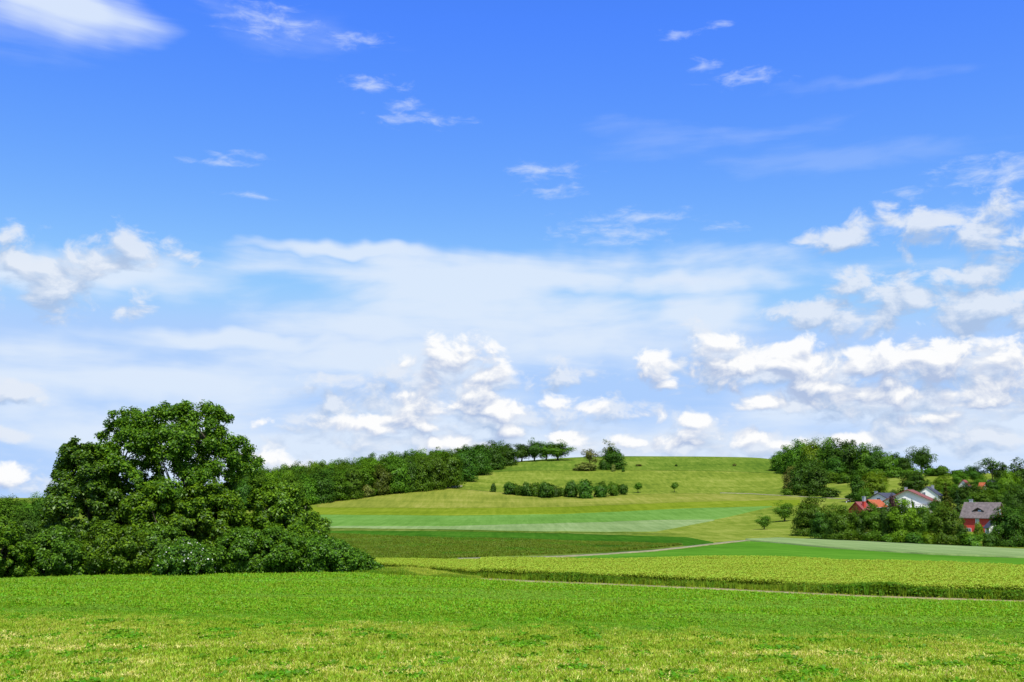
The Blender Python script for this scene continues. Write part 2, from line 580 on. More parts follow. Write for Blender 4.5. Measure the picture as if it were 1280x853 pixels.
def field(name, cols, grain=0.9, deep=0.10, band=0.06, patch=0.02, w=(0.42, 0.30, 0.34), bump=0.5, spread=0.13, drill=0.0, rot=0.0):
    """three colours of one crop; grain of the plants, long bands along the drilling direction, patches of uneven growth"""
    m, g = new_mat(name)
    geo = g.n('ShaderNodeNewGeometry')
    p = geo.outputs['Position']
    mp = g.n('ShaderNodeMapping'); g.set(mp.inputs[0], p)
    mp.inputs['Rotation'].default_value = (0, 0, rot)
    q = mp.outputs[0]
    n1 = g.noise(g.vec('MULTIPLY', q, (1, deep, 0.3)), grain, 4, 0.7)
    n2 = g.noise(g.vec('MULTIPLY', q, (0.12, 1, 0.3)), band, 4, 0.6)
    n3 = g.noise(g.vec('MULTIPLY', q, (1, 0.5, 0)), patch, 4, 0.55)
    f = g.math('ADD', g.math('MULTIPLY', n1, w[0]), g.math('ADD', g.math('MULTIPLY', n2, w[1]), g.math('MULTIPLY', n3, w[2])))
    if drill:   # drill rows and wheel tracks
        wv = g.n('ShaderNodeTexWave', wave_type='BANDS', bands_direction='Y')
        g.set(wv.inputs['Vector'], g.vec('MULTIPLY', q, (0.05, 1, 0)))
        wv.inputs['Scale'].default_value = drill; wv.inputs['Distortion'].default_value = 1.5; wv.inputs['Detail'].default_value = 3.0
        f = g.math('MULTIPLY_ADD', g.math('SUBTRACT', wv.outputs['Fac'], 0.5), 0.05, f)
    c0 = sum(w) / 2
    c = g.ramp(f, [(c0 - spread, cols[0]), (c0, cols[1]), (c0 + spread, cols[2])])
    d = g.n('ShaderNodeBsdfDiffuse'); g.set(d.inputs['Color'], c)
    bp = g.n('ShaderNodeBump'); bp.inputs['Strength'].default_value = bump; bp.inputs['Distance'].default_value = 0.3
    g.set(bp.inputs['Height'], g.noise(g.vec('MULTIPLY', q, (1, 0.35, 0.3)), grain * 1.3, 4, 0.7))
    g.set(d.inputs['Normal'], bp.outputs[0])
    o = g.n('ShaderNodeOutputMaterial'); g.set(o.inputs[0], d.outputs[0])
    return m


def plain(name, c1, c2, scale=2.0, rough=0.8, spec=0.3, bump=0.1, stretch=(1, 1, 1), metallic=0.0):
    m, g = new_mat(name)
    tcn = g.n('ShaderNodeTexCoord')
    mp = g.n('ShaderNodeMapping'); g.set(mp.inputs[0], tcn.outputs['Object']); mp.inputs['Scale'].default_value = stretch
    n = g.noise(mp.outputs[0], scale, 4, 0.6)
    c = g.ramp(n, [(0.3, c1), (0.7, c2)])
    b = g.n('ShaderNodeBsdfPrincipled'); g.set(b.inputs['Base Color'], c)
    b.inputs['Roughness'].default_value = rough
    b.inputs['Specular IOR Level'].default_value = spec
    b.inputs['Metallic'].default_value = metallic
    if bump:
        bp = g.n('ShaderNodeBump'); bp.inputs['Strength'].default_value = bump; bp.inputs['Distance'].default_value = 0.05
        g.set(bp.inputs['Height'], n); g.set(b.inputs['Normal'], bp.outputs[0])
    o = g.n('ShaderNodeOutputMaterial'); g.set(o.inputs[0], b.outputs[0])
    return m


M = {}
M['bark'] = plain('bark', (0.045, 0.035, 0.026), (0.13, 0.105, 0.08), 3.0, 0.95, 0.1, 0.6, (1, 1, 0.25))
M['ash'] = foliage('ash_leaves', (0.016, 0.046, 0.006), (0.038, 0.098, 0.010), (0.098, 0.195, 0.020), 0.36, 0.05, 0.006, 0.10, (2.0, 1.8, 0.6))
M['maple'] = foliage('maple_leaves', (0.014, 0.042, 0.007), (0.030, 0.082, 0.010), (0.070, 0.150, 0.016), 0.30, 0.06, 0.006, 0.10, (2.0, 1.8, 0.6))
M['hazel'] = foliage('hazel_leaves', (0.020, 0.052, 0.006), (0.046, 0.112, 0.011), (0.104, 0.200, 0.018), 0.34, 0.05, 0.006, 0.10, (2.0, 1.8, 0.6))
M['thorn'] = foliage('hawthorn_leaves', (0.018, 0.050, 0.007), (0.036, 0.096, 0.011), (0.072, 0.160, 0.018), 0.28, 0.06, 0.006, 0.10, (2.0, 1.8, 0.6))
M['far_green'] = foliage('far_green_leaves', (0.028, 0.074, 0.010), (0.044, 0.108, 0.014), (0.068, 0.148, 0.020), 0.28, 0.03, 0.012, 0.25, (1.9, 1.65, 0.65))
M['far_dark'] = foliage('far_dark_leaves', (0.016, 0.048, 0.010), (0.026, 0.073, 0.013), (0.040, 0.100, 0.018), 0.22, 0.03, 0.012, 0.22, (1.9, 1.65, 0.65))
M['far_light'] = foliage('far_light_leaves', (0.048, 0.115, 0.009), (0.072, 0.160, 0.014), (0.105, 0.205, 0.020), 0.32, 0.03, 0.02, 0.2)
M['far_grey'] = foliage('far_grey_leaves', (0.040, 0.062, 0.024), (0.080, 0.112, 0.045), (0.135, 0.170, 0.075), 0.28, 0.03, 0.02, 0.2)
M['spruce'] = foliage('spruce_needles', (0.010, 0.030, 0.016), (0.022, 0.056, 0.030), (0.045, 0.090, 0.050), 0.1, 0.03, 0.02, 0.2)
M['brown_leaf'] = foliage('brown_leaves', (0.028, 0.050, 0.012), (0.042, 0.070, 0.016), (0.060, 0.095, 0.024), 0.2, 0.03, 0.02, 0.2)
M['copper'] = foliage('copper_leaves', (0.010, 0.006, 0.012), (0.022, 0.010, 0.022), (0.045, 0.020, 0.040), 0.15, 0.05, 0.01, 0.1)
M['blossom'] = plain('blossom', (0.50, 0.52, 0.42), (0.68, 0.68, 0.60), 8, 0.8, 0.1, 0)
# ground cover
M['meadow'] = field('hill_meadow_grass', [(0.085, 0.135, 0.014), (0.155, 0.205, 0.022), (0.245, 0.275, 0.048)], 0.5, 0.20, 0.10, 0.025, drill=0.06, spread=0.12)
M['summit'] = field('summit_grass', [(0.060, 0.115, 0.012), (0.110, 0.172, 0.018), (0.185, 0.235, 0.036)], 0.5, 0.20, 0.10, 0.03, spread=0.12)
M['mown'] = field('mown_grass', [(0.075, 0.145, 0.010), (0.130, 0.220, 0.020), (0.250, 0.300, 0.080)], 6, 0.4, 0.8, 0.25)
M['clover'] = field('clover_green', [(0.044, 0.135, 0.007), (0.078, 0.210, 0.012), (0.125, 0.280, 0.022)], 6, 0.3, 0.5, 0.15)
M['barley'] = field('barley_straw', [(0.075, 0.140, 0.012), (0.135, 0.205, 0.020), (0.210, 0.275, 0.040)], 3, 0.2, 0.3, 0.06)
M['rough'] = field('shaded_rough_grass', [(0.040, 0.082, 0.007), (0.088, 0.138, 0.015), (0.160, 0.205, 0.038)], 0.8, 0.12, 0.10, 0.022, w=(0.36, 0.36, 0.40), spread=0.11)  # olive grass, its colour darkened to stand in for a cloud shadow
M['strip'] = field('clover_strip_shaded_green', [(0.022, 0.078, 0.006), (0.038, 0.120, 0.008), (0.068, 0.165, 0.014)], 0.9, 0.08, 0.15, 0.03)  # dark green crop, deepened a little more as painted cloud shade
M['bright'] = field('young_crop_green', [(0.044, 0.140, 0.010), (0.072, 0.198, 0.014), (0.110, 0.255, 0.022)], 0.9, 0.08, 0.20, 0.03, rot=-0.25, drill=0.12)
M['teal'] = field('bluish_cereal', [(0.078, 0.178, 0.024), (0.116, 0.236, 0.038), (0.160, 0.290, 0.060)], 0.6, 0.06, 0.10, 0.022, drill=0.06)
M['pale'] = field('pale_cereal', [(0.130, 0.205, 0.060), (0.190, 0.270, 0.090), (0.260, 0.335, 0.130)], 0.6, 0.06, 0.12, 0.022)
M['mustard'] = field('olive_crop', [(0.100, 0.150, 0.008), (0.150, 0.205, 0.012), (0.205, 0.250, 0.022)], 0.5, 0.06, 0.16, 0.02, drill=0.12)
M['tan'] = field('dry_grass', [(0.120, 0.155, 0.018), (0.195, 0.220, 0.030), (0.290, 0.280, 0.062)], 0.5, 0.10, 0.09, 0.02, w=(0.36, 0.36, 0.36), spread=0.12)
M['dirt'] = plain('dirt', (0.28, 0.22, 0.09), (0.46, 0.38, 0.19), 1.3, 0.95, 0.1, 0.4)
M['track'] = plain('track_gravel', (0.17, 0.17, 0.075), (0.33, 0.30, 0.17), 0.8, 0.95, 0.1, 0.4)

# ------------------------------------------------------------------ the ground, one sheet out to the horizon
def polar_sheet(name, az, rr, mat, off=0.0):
    A, RR = np.meshgrid(az, rr, indexing='ij')
    x, y = RR * np.sin(A), RR * np.cos(A)
    z = zt(x, y) + off
    na, nr = A.shape
    idx = np.arange(na * nr).reshape(na, nr)
    f = np.stack([idx[:-1, :-1], idx[:-1, 1:], idx[1:, 1:], idx[1:, :-1]], -1).reshape(-1, 4)
    return mesh_np(name, np.stack([x, y, z], -1).reshape(-1, 3), f, mat, True)


az_front = np.radians(np.arange(-40, 40.01, 0.4))
az_side = np.radians(np.arange(40, 320.01, 4.0))[1:]
rr_g = np.concatenate([np.arange(0.02, 120, 2.0), np.arange(120, 780, 3.0), np.array([800, 850, 920, 1000, 1200, 1500, 2200, 3200, 5000])])
structure('ground', polar_sheet('ground', np.concatenate([az_front, az_side]), rr_g, M['meadow']), 'yellow green meadow over the rounded hill')


def strip(name, xs, lo, up, h, mat, label=None, step=6.0, nr_=None, hup=None, skirt=True):
    """a field: between two edge curves given along the photograph's columns, laid on the terrain, its crop h tall"""
    pxs = np.arange(xs[0], xs[-1] + 0.01, (xs[-1] - xs[0]) / max(2, round((xs[-1] - xs[0]) / step)))
    rows_lo = np.interp(pxs, xs, lo); rows_up = np.interp(pxs, xs, up)
    aa, r0, r1 = [], [], []
    for p, a_, b_ in zip(pxs, rows_lo, rows_up):
        a0, q0 = hit(p, a_); a1, q1 = hit(p, b_)
        wb = 0.010 * (float(fbm(np.array(p * 0.045), np.array(h * 50 + 3.0), 7, 3)) - 0.5)
        q0 *= 1 + wb; q1 *= 1 + wb * 0.8
        aa.append(a0); r0.append(q0); r1.append(max(q1, q0 + 0.05))
    return strip_world(name, np.array(aa), np.array(r0), np.array(r1), h, mat, label, nr_, skirt)


def strip_world(name, aa, r0, r1, h, mat, label=None, nr_=None, skirt=True):
    n = nr_ or int(min(60, max(3, np.max(r1 - r0) / 2.5)))
    t = np.linspace(0, 1, n)
    RR = r0[:, None] + (r1 - r0)[:, None] * t[None]
    A = np.repeat(aa[:, None], n, 1)
    x, y = RR * np.sin(A), RR * np.cos(A)
    z = zt(x, y) + h
    na = len(aa)
    idx = np.arange(na * n).reshape(na, n)
    f = [np.stack([idx[:-1, :-1], idx[:-1, 1:], idx[1:, 1:], idx[1:, :-1]], -1).reshape(-1, 4)]
    v = [np.stack([x, y, z], -1).reshape(-1, 3)]
    if skirt:   # the side of the crop down to the soil
        ring = np.concatenate([idx[:, 0], idx[-1, 1:], idx[::-1, -1][1:], idx[0, ::-1][1:-1]])
        base = na * n
        vv = v[0][ring].copy(); vv[:, 2] -= h + 0.15
        v.append(vv)
        k = np.arange(len(ring)); k2 = (k + 1) % len(ring)
        f.append(np.stack([ring[k], ring[k2], base + k2, base + k], -1))
    return structure(name, mesh_np(name, np.concatenate(v), f, mat, True), label)


# near fields
XN = [-260, 0, 640, 1280, 1560]
strip('mown_meadow', XN, [1500] * 5, [766, 772, 789, 806, 813], 0.02, M['mown'], 'mown foreground meadow with straw coloured patches', 20)
XP = list(range(-260, 1561, 60))


def edge_row(px):
    return float(np.interp(px, [-260, 0, 200, 420, 470], [727, 723, 720.5, 718.5, 719])) if px < 470 else path_row(px) + 2.6


strip('clover_field', XP, [float(np.interp(p, XN, [766, 772, 789, 806, 813])) for p in XP], [edge_row(p) for p in XP], 0.03, M['clover'], 'bright green low crop below the dirt path', 20)
XD = list(range(555, 1561, 30))
strip('dirt_path', XD, [path_row(p) + 2.4 * min(1, 0.15 + max(0, p - 560) / 70) for p in XD], [path_row(p) - 2.0 * min(1, 0.15 + max(0, p - 560) / 70) for p in XD], 0.03, M['dirt'], 'pale dirt path along the front of the cereal field', 10, 3)
# the cereal field behind the path: far edge just past its crest
XB = [425, 478, 520, 560, 590, 620, 700, 800, 900, 1000, 1080, 1160, 1280, 1420, 1560]
B_LO = [711, 712.5, 714.5, 717.5, 721.2, path_row(620) - 2.7] + [path_row(p) - 2.8 for p in XB[6:]]
_baa, _br0, _br1 = [], [], []
for p in np.arange(425, 1560, 8.0):
    a_, q_ = hit(p, float(np.interp(p, XB, B_LO)))
    _baa.append(a_); _br0.append(q_)
    _br1.append(float(np.interp(p, [478, 640, 900, 1100, 1280, 1560], [111, 110, 107, 102, 99, 96])))
_baa, _br0, _br1 = map(np.array, (_baa, _br0, _br1))
strip_world('barley_field', _baa, _br0 + 0.8, _br1, 0.28, M['barley'], 'ripening yellow green cereal field behind the dirt path', 40)
# middle distance, front to back
strip('rough_meadow', [330, 420, 560, 640, 700, 760, 820, 856], [699, 699, 699, 696.8, 695.0, 691.8, 687.2, 681.9], [668, 668, 673, 675.2, 677, 679, 680.5, 681.6], 0.06, M['rough'], 'olive rough meadow in the shallow valley, cloud shade put into its colour')
strip('clover_strip', [340, 430, 560, 700, 860, 892], [668.5, 668.5, 673.2, 677, 682.5, 680], [664.5, 664.5, 665, 667.5, 672.5, 679], 0.16, M['strip'], 'narrow dark green crop strip across the valley, darkened further for cloud shade')
strip('young_crop_field', [700, 820, 900, 934, 960, 1040, 1160, 1280, 1560], [701, 699, 699, 700, 700, 706, 709, 716, 722], [698.2, 690.6, 681.4, 677.2, 679, 686.5, 694.5, 699, 709], 0.12, M['bright'], 'vivid green young crop in front of the village trees')
strip('pale_crop_field', [932, 972, 1060, 1160, 1280, 1560], [676.3, 680, 688, 694.3, 698.8, 709], [675.3, 673.8, 677.6, 682.4, 688.2, 699], 0.30, M['pale'], 'pale bluish cereal strip below the village trees')
strip('bluish_crop_field', [330, 400, 560, 640, 760, 820, 893, 965], [658, 658, 658.3, 656.5, 653, 650.3, 650, 634], [643.6, 643.8, 645, 644, 640, 636.5, 635, 633], 0.12, M['teal'], 'blue green cereal field at the foot of the hill')
strip('pale_wedge_field', [330, 420, 560, 650, 760, 820, 893], [660.3, 660.3, 662, 664, 665, 664.8, 651], [658.3, 658.3, 658.6, 656, 653.2, 650.5, 650.2], 0.16, M['pale'], 'pale grey green wedge of cereal below the bluish field')
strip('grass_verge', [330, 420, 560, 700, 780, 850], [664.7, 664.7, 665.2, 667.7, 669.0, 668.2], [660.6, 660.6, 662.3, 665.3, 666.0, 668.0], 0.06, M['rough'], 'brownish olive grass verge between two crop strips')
strip('olive_crop_strip', [330, 400, 560, 700, 860, 1000], [643.4, 643.5, 644.8, 643.5, 636, 632], [635, 635.2, 636, 634.8, 628.4, 625.5], 0.25, M['mustard'], 'yellowish olive crop strip under the hill')
strip('dry_grass_field', [396, 430, 500, 560, 640, 700, 760, 860, 1000], [635, 635, 635.5, 635.8, 635.2, 634.6, 632.5, 628.2, 625.2], [629, 625.5, 616.5, 610.5, 617, 620, 619.5, 617, 621], 0.12, M['tan'], 'tan dry grass field between the wood and the hedge')
_sa = np.radians(np.arange(-4, 16.3, 0.5))
strip_world('summit_meadow', _sa, np.interp(np.degrees(_sa), [-4, 0, 6, 12, 16.3], [548, 556, 560, 556, 545]), np.full(len(_sa), 700.0), 0.10, M['summit'], 'darker mown grass on top of the hill', 40, False)
XT = [572, 640, 700, 760, 820, 870, 915, 940]
YT = [699.2, 698, 696.2, 693, 688.5, 683, 677.8, 675.8]
strip('farm_track', XT, [y + 0.75 for y in YT], [y - 0.7 for y in YT], 0.10, M['track'], 'pale farm track running up through the meadow', 6, 3)
XU = [900, 940, 985, 1030, 1066]
YU = [616.4, 617.6, 620.3, 622.6, 624.6]
strip('hill_path', XU, [y + 0.35 for y in YU], [y - 0.25 for y in YU], 0.15, M['track'], 'thin pale path along the foot of the hill meadow', 6, 3)
strip('wood_path', [556, 566, 578], [610.4, 609.8, 608.6], [608.8, 607.8, 607.0], 0.15, M['track'], 'grey path entering the wood', 3, 3)

# ------------------------------------------------------------------ foliage
def leaf_quads(pos, nrm, size, rng, aspect=0.55, droop=0.2):
    """diamond leaves: pos (n,3), facing nrm, one quad each"""
    n = len(pos)
    nrm = nrm / (np.linalg.norm(nrm, axis=1, keepdims=True) + 1e-9)
    t = rng.normal(size=(n, 3)); t[:, 2] -= droop
    t -= nrm * np.sum(t * nrm, 1, keepdims=True)
    t /= np.linalg.norm(t, axis=1, keepdims=True) + 1e-9
    b = np.cross(nrm, t)
    s = size if np.ndim(size) else np.full(n, size)
    s = (s * rng.uniform(0.5, 1.5, n))[:, None]
    v = np.stack([pos - t * s * 0.5, pos + b * s * aspect * 0.5 - nrm * s * 0.08 - t * s * 0.05, pos + t * s * 0.5 - nrm * s * 0.12, pos - b * s * aspect * 0.5 - nrm * s * 0.08 - t * s * 0.05], 1)
    return v.reshape(-1, 3)


def quads(n):
    return np.arange(n * 4, dtype=np.int32).reshape(-1, 4)


def crown(rng, centers, radii, per, size, flat=0.75, shell=0.55, aspect=0.6, jitter=0.55, mid=None, outw=0.8):
    """leaves spread over clumps; each clump a squashed shell, so the crown has lit tops, dark undersides and gaps"""
    P_, N_ = [], []
    mid = np.mean(centers, 0) if mid is None else mid
    for c, r in zip(centers, radii):
        n = max(6, int(per * (r / np.mean(radii)) ** 2))
        d = rng.normal(size=(n, 3)); d /= np.linalg.norm(d, axis=1, keepdims=True)
        d[:, 2] = np.where(rng.random(n) < 0.4, np.abs(d[:, 2]), d[:, 2])
        k = shell + (1.05 - shell) * rng.random((n, 1)) ** 0.6
        lump = 1 + 0.22 * np.sin(d[:, :1] * 5 + c[0] * 3) * np.cos(d[:, 1:2] * 5 + c[1] * 2)
        p = d * r * k * lump
        p[:, 2] *= flat
        P_.append(c + p)
        out = (c - mid); out = out / (np.linalg.norm(out) + 1e-6)
        N_.append(d * 0.7 + out * outw + np.array([0, 0, 0.6]) + rng.normal(size=(n, 3)) * jitter * 0.6)
    P_ = np.concatenate(P_); N_ = np.concatenate(N_)
    return leaf_quads(P_, N_, size, rng, aspect)


def clump_centers(rng, n, rx, ry, z0, z1, top=1.0, power=0.45, lumpy=0.2):
    """clump centres in an egg between z0 and z1"""
    out = []
    zc, rz = (z0 + z1) / 2, (z1 - z0) / 2
    ph = rng.random(4) * 6.28
    while len(out) < n:
        d = rng.normal(size=3); d /= np.linalg.norm(d)
        k = rng.random() ** power
        a = math.atan2(d[1], d[0])
        lum = 1 + lumpy * math.sin(2 * a + ph[0]) * 0.6 + lumpy * math.sin(3 * a + ph[1] + d[2] * 3)
        p = d * k * lum
        z = zc + p[2] * rz
        taper = 1.0 if p[2] > -0.2 else 1.0 - 0.3 * (-0.2 - p[2])
        out.append((p[0] * rx * taper, p[1] * ry * taper, z))
    return np.array(out)


def trunk_mesh(name, rng, h, r, centers, n_limb=8, sides=7, lean=0.05, fork=0.35):
    mb = MB()
    top = np.array([rng.normal() * lean * h, rng.normal() * lean * h, h])
    pts = [(0, 0, -0.4), (rng.normal() * 0.02 * h, rng.normal() * 0.02 * h, h * 0.3), tuple(top * 0.65 + np.array([0, 0, 0.0])), tuple(top)]
    mb.tube(pts, [r * 1.35, r, r * 0.65, r * 0.18], sides)
    order = rng.permutation(len(centers))[:n_limb]
    for k in order:
        c = centers[k]
        t = fork + rng.random() * 0.4
        b = np.array([top[0] * t, top[1] * t, min(h * t, c[2] * 0.8)])
        mid_ = b * 0.45 + c * 0.55 + np.array([0, 0, -0.06 * h * rng.random()])
        mb.tube([tuple(b), tuple(mid_), tuple(c)], [r * 0.42, r * 0.25, r * 0.06], 5)
    return mb.mesh(name, M['bark'], True)


RNG = np.random.default_rng(7)


def proto_tree(seed, h=12.0, w=11.0, z0=0.18, n=26, cr=(0.17, 0.27), per=150, size=0.62, flat=0.8, power=0.45, trunk_r=0.28, lumpy=0.2, fill=True):
    """crown and trunk meshes of a broadleaf tree h tall and w wide, to be shared by copies"""
    rng = np.random.default_rng(seed)
    c = clump_centers(rng, n, w / 2 * 0.80, w / 2 * 0.80, h * z0 + h * 0.10, h * 0.92, power=power, lumpy=lumpy)
    rad = rng.uniform(cr[0], cr[1], n) * w
    if z0 <= 0.0:   # woodland edge trees are leafy down to the ground
        k_ = 9
        an = rng.random() * 6.28 + np.arange(k_) * 6.28 / k_
        c = np.concatenate([c, np.stack([np.cos(an) * w * 0.34, np.sin(an) * w * 0.34, h * rng.uniform(0.04, 0.22, k_)], 1)])
        rad = np.concatenate([rad, np.full(k_, w * 0.2)])
    v = crown(rng, c, rad, per, size, flat)
    if fill:
        c2 = clump_centers(rng, 7, w * 0.2, w * 0.2, h * (z0 + 0.2), h * 0.75)
        v = np.concatenate([v, crown(rng, c2, np.full(7, w * 0.2), per, size * 1.2, 1.0, 0.2)])
    # bring the crown to exactly h x w
    top = np.percentile(v[:, 2], 99.7); ww = np.percentile(np.abs(v[:, :2]), 99.3) * 2
    v[:, :2] *= w / ww; v[:, 2] *= h / top
    return v, trunk_mesh('trunk', rng, h * 0.75, trunk_r, c, 9)


def proto_conifer(seed, h=12.0, w=5.0, size=0.5):
    rng = np.random.default_rng(seed)
    P_, N_ = [], []
    for k in range(22):
        t = k / 21
        z = h * (0.06 + 0.92 * t); rr = w / 2 * (1 - t) ** 0.85 + 0.15
        nb = max(4, int(10 * (1 - t) + 4))
        for j in range(nb):
            a = rng.random() * 6.28; L = rr * rng.uniform(0.75, 1.1)
            m_ = int(14 * (L / w * 2) + 5)
            s = rng.random(m_) ** 0.7
            x = np.stack([np.cos(a) * L * s, np.sin(a) * L * s, z - 0.25 * L * s + rng.normal(size=m_) * 0.12], 1) + rng.normal(size=(m_, 3)) * 0.14
            P_.append(x); N_.append(np.tile([math.cos(a) * 0.5, math.sin(a) * 0.5, 0.9], (m_, 1)) + rng.normal(size=(m_, 3)) * 0.45)
    v = leaf_quads(np.concatenate(P_), np.concatenate(N_), size, rng, 0.5)
    mb = MB(); mb.tube([(0, 0, -0.3), (0, 0, h * 0.5), (0, 0, h * 0.97)], [0.22, 0.13, 0.02], 6)
    return v, mb.mesh('trunk', M['bark'], True)


def proto_bush(seed, h=3.0, w=4.0, n=26, per=120, size=0.32, flat=0.85):
    rng = np.random.default_rng(seed)
    c = clump_centers(rng, n, w / 2 * 0.72, w / 2 * 0.72, h * 0.10, h * 0.86, power=0.4, lumpy=0.25)
    v = crown(rng, c, rng.uniform(0.17, 0.27, n) * min(w, h * 1.3), per, size, flat)
    # foliage down to the ground
    lo = clump_centers(rng, 8, w / 2 * 0.75, w / 2 * 0.75, h * 0.02, h * 0.35, power=0.3)
    v = np.concatenate([v, crown(rng, lo, np.full(8, 0.2 * w), per, size, 0.7)])
    top = np.percentile(v[:, 2], 99.7); ww = np.percentile(np.abs(v[:, :2]), 99.3) * 2
    v[:, :2] *= w / ww; v[:, 2] *= h / top
    mb = MB()
    for k in range(5):
        a = k * 1.3 + rng.random(); q = c[k]
        mb.tube([(0.1 * math.cos(a), 0.1 * math.sin(a), -0.25), (q[0] * 0.5, q[1] * 0.5, q[2] * 0.55), tuple(q)], [0.07, 0.05, 0.012], 5)
    return v, mb.mesh('stem', M['bark'], True)


PROTO = {}   # kind -> list of (mesh verts, trunk mesh, h, w)


def add_proto(kind, v, tm, h, w):
    PROTO.setdefault(kind, []).append((v, tm, h, w))


for s in range(5):
    add_proto('round', *proto_tree(100 + s, 12, 11, 0.0, 56, cr=(0.12, 0.22), per=165, size=0.52), 12, 11)
for s in range(3):
    add_proto('tall', *proto_tree(120 + s, 13, 8, 0.0, 46, cr=(0.12, 0.23), per=120, size=0.55, flat=0.95), 13, 8)
for s in range(3):
    add_proto('oak', *proto_tree(140 + s, 12, 12, 0.07, 60, cr=(0.10, 0.19), per=150, size=0.45, trunk_r=0.36, lumpy=0.25), 12, 12)
for s in range(2):
    add_proto('loose', *proto_tree(160 + s, 12, 9, 0.12, 34, cr=(0.10, 0.17), per=70, size=0.46, trunk_r=0.2, lumpy=0.3, fill=False), 12, 9)
for s in range(4):
    add_proto('near', *proto_tree(180 + s, 11, 10, 0.0, 90, cr=(0.08, 0.17), per=190, size=0.36, lumpy=0.2), 11, 10)
for s in range(2):
    add_proto('small', *proto_tree(200 + s, 4.5, 4.2, 0.25, 16, cr=(0.15, 0.25), per=110, size=0.34, trunk_r=0.12, lumpy=0.2), 4.5, 4.2)
for s in range(2):
    add_proto('conifer', *proto_conifer(220 + s), 12, 5)
for s in range(4):
    add_proto('bush', *proto_bush(240 + s), 3, 4)

_mesh_cache = {}


def crown_mesh(kind, i):
    key = (kind, i)
    if key not in _mesh_cache:
        v = PROTO[kind][i][0]
        _mesh_cache[key] = mesh_np('crown', v, quads(len(v) // 4), M['far_green'])
    return _mesh_cache[key]


_first = {}


def plant(kind, mat, name, label, cat, loc, h, w, group=None, depth=None, rz=None):
    """a copy of one of the plants of its kind, h metres tall and w wide"""
    i = int(RNG.integers(len(PROTO[kind])))
    v, tm, h0, w0 = PROTO[kind][i]
    d = depth if depth else w
    rz = RNG.random() * 6.28 if rz is None else rz
    key = (kind, i, mat)
    t = thing(name, label, cat, (loc[0], loc[1], loc[2] - 0.05), rz, (w / w0, (w + d) / 2 / w0, h / h0), group)
    parts = ('foliage', 'stem') if kind == 'bush' else ('crown', 'trunk')
    if key not in _first:
        a = link(parts[0], crown_mesh(kind, i), t); a.material_slots[0].link = 'OBJECT'; a.material_slots[0].material = M[mat]; b = link(parts[1], tm, t)
        _first[key] = (a, b)
    else:
        for src in _first[key]:
            c = src.copy(); c.parent = t; COL.objects.link(c)
    return t


def plant_px(kind, mat, name, label, cat, px, base, top, wpx, group=None):
    """put a plant where the photograph shows it: base row, top row and width in pixels"""
    x, y, z, r = spot(px, base)
    k = (y * math.cos(PITCH) + z * math.sin(PITCH)) / F
    return plant(kind, mat, name, label, cat, (x, y, z), (base - top) * k, wpx * k, group)



# ------------------------------------------------------------------ the big group of trees and bushes on the left
def in_poly(p, poly):
    x, y = p; c = False
    for i in range(len(poly)):
        x0, y0 = poly[i]; x1, y1 = poly[i - 1]
        if (y0 > y) != (y1 > y) and x < (x1 - x0) * (y - y0) / (y1 - y0) + x0:
            c = not c
    return c


def edge_dist(p, poly):
    best = 1e9
    for i in range(len(poly)):
        a = Vector(poly[i - 1]); b = Vector(poly[i]); q = Vector(p)
        t = max(0, min(1, (q - a).dot(b - a) / max((b - a).length_squared, 1e-6)))
        best = min(best, (a + (b - a) * t - q).length)
    return best


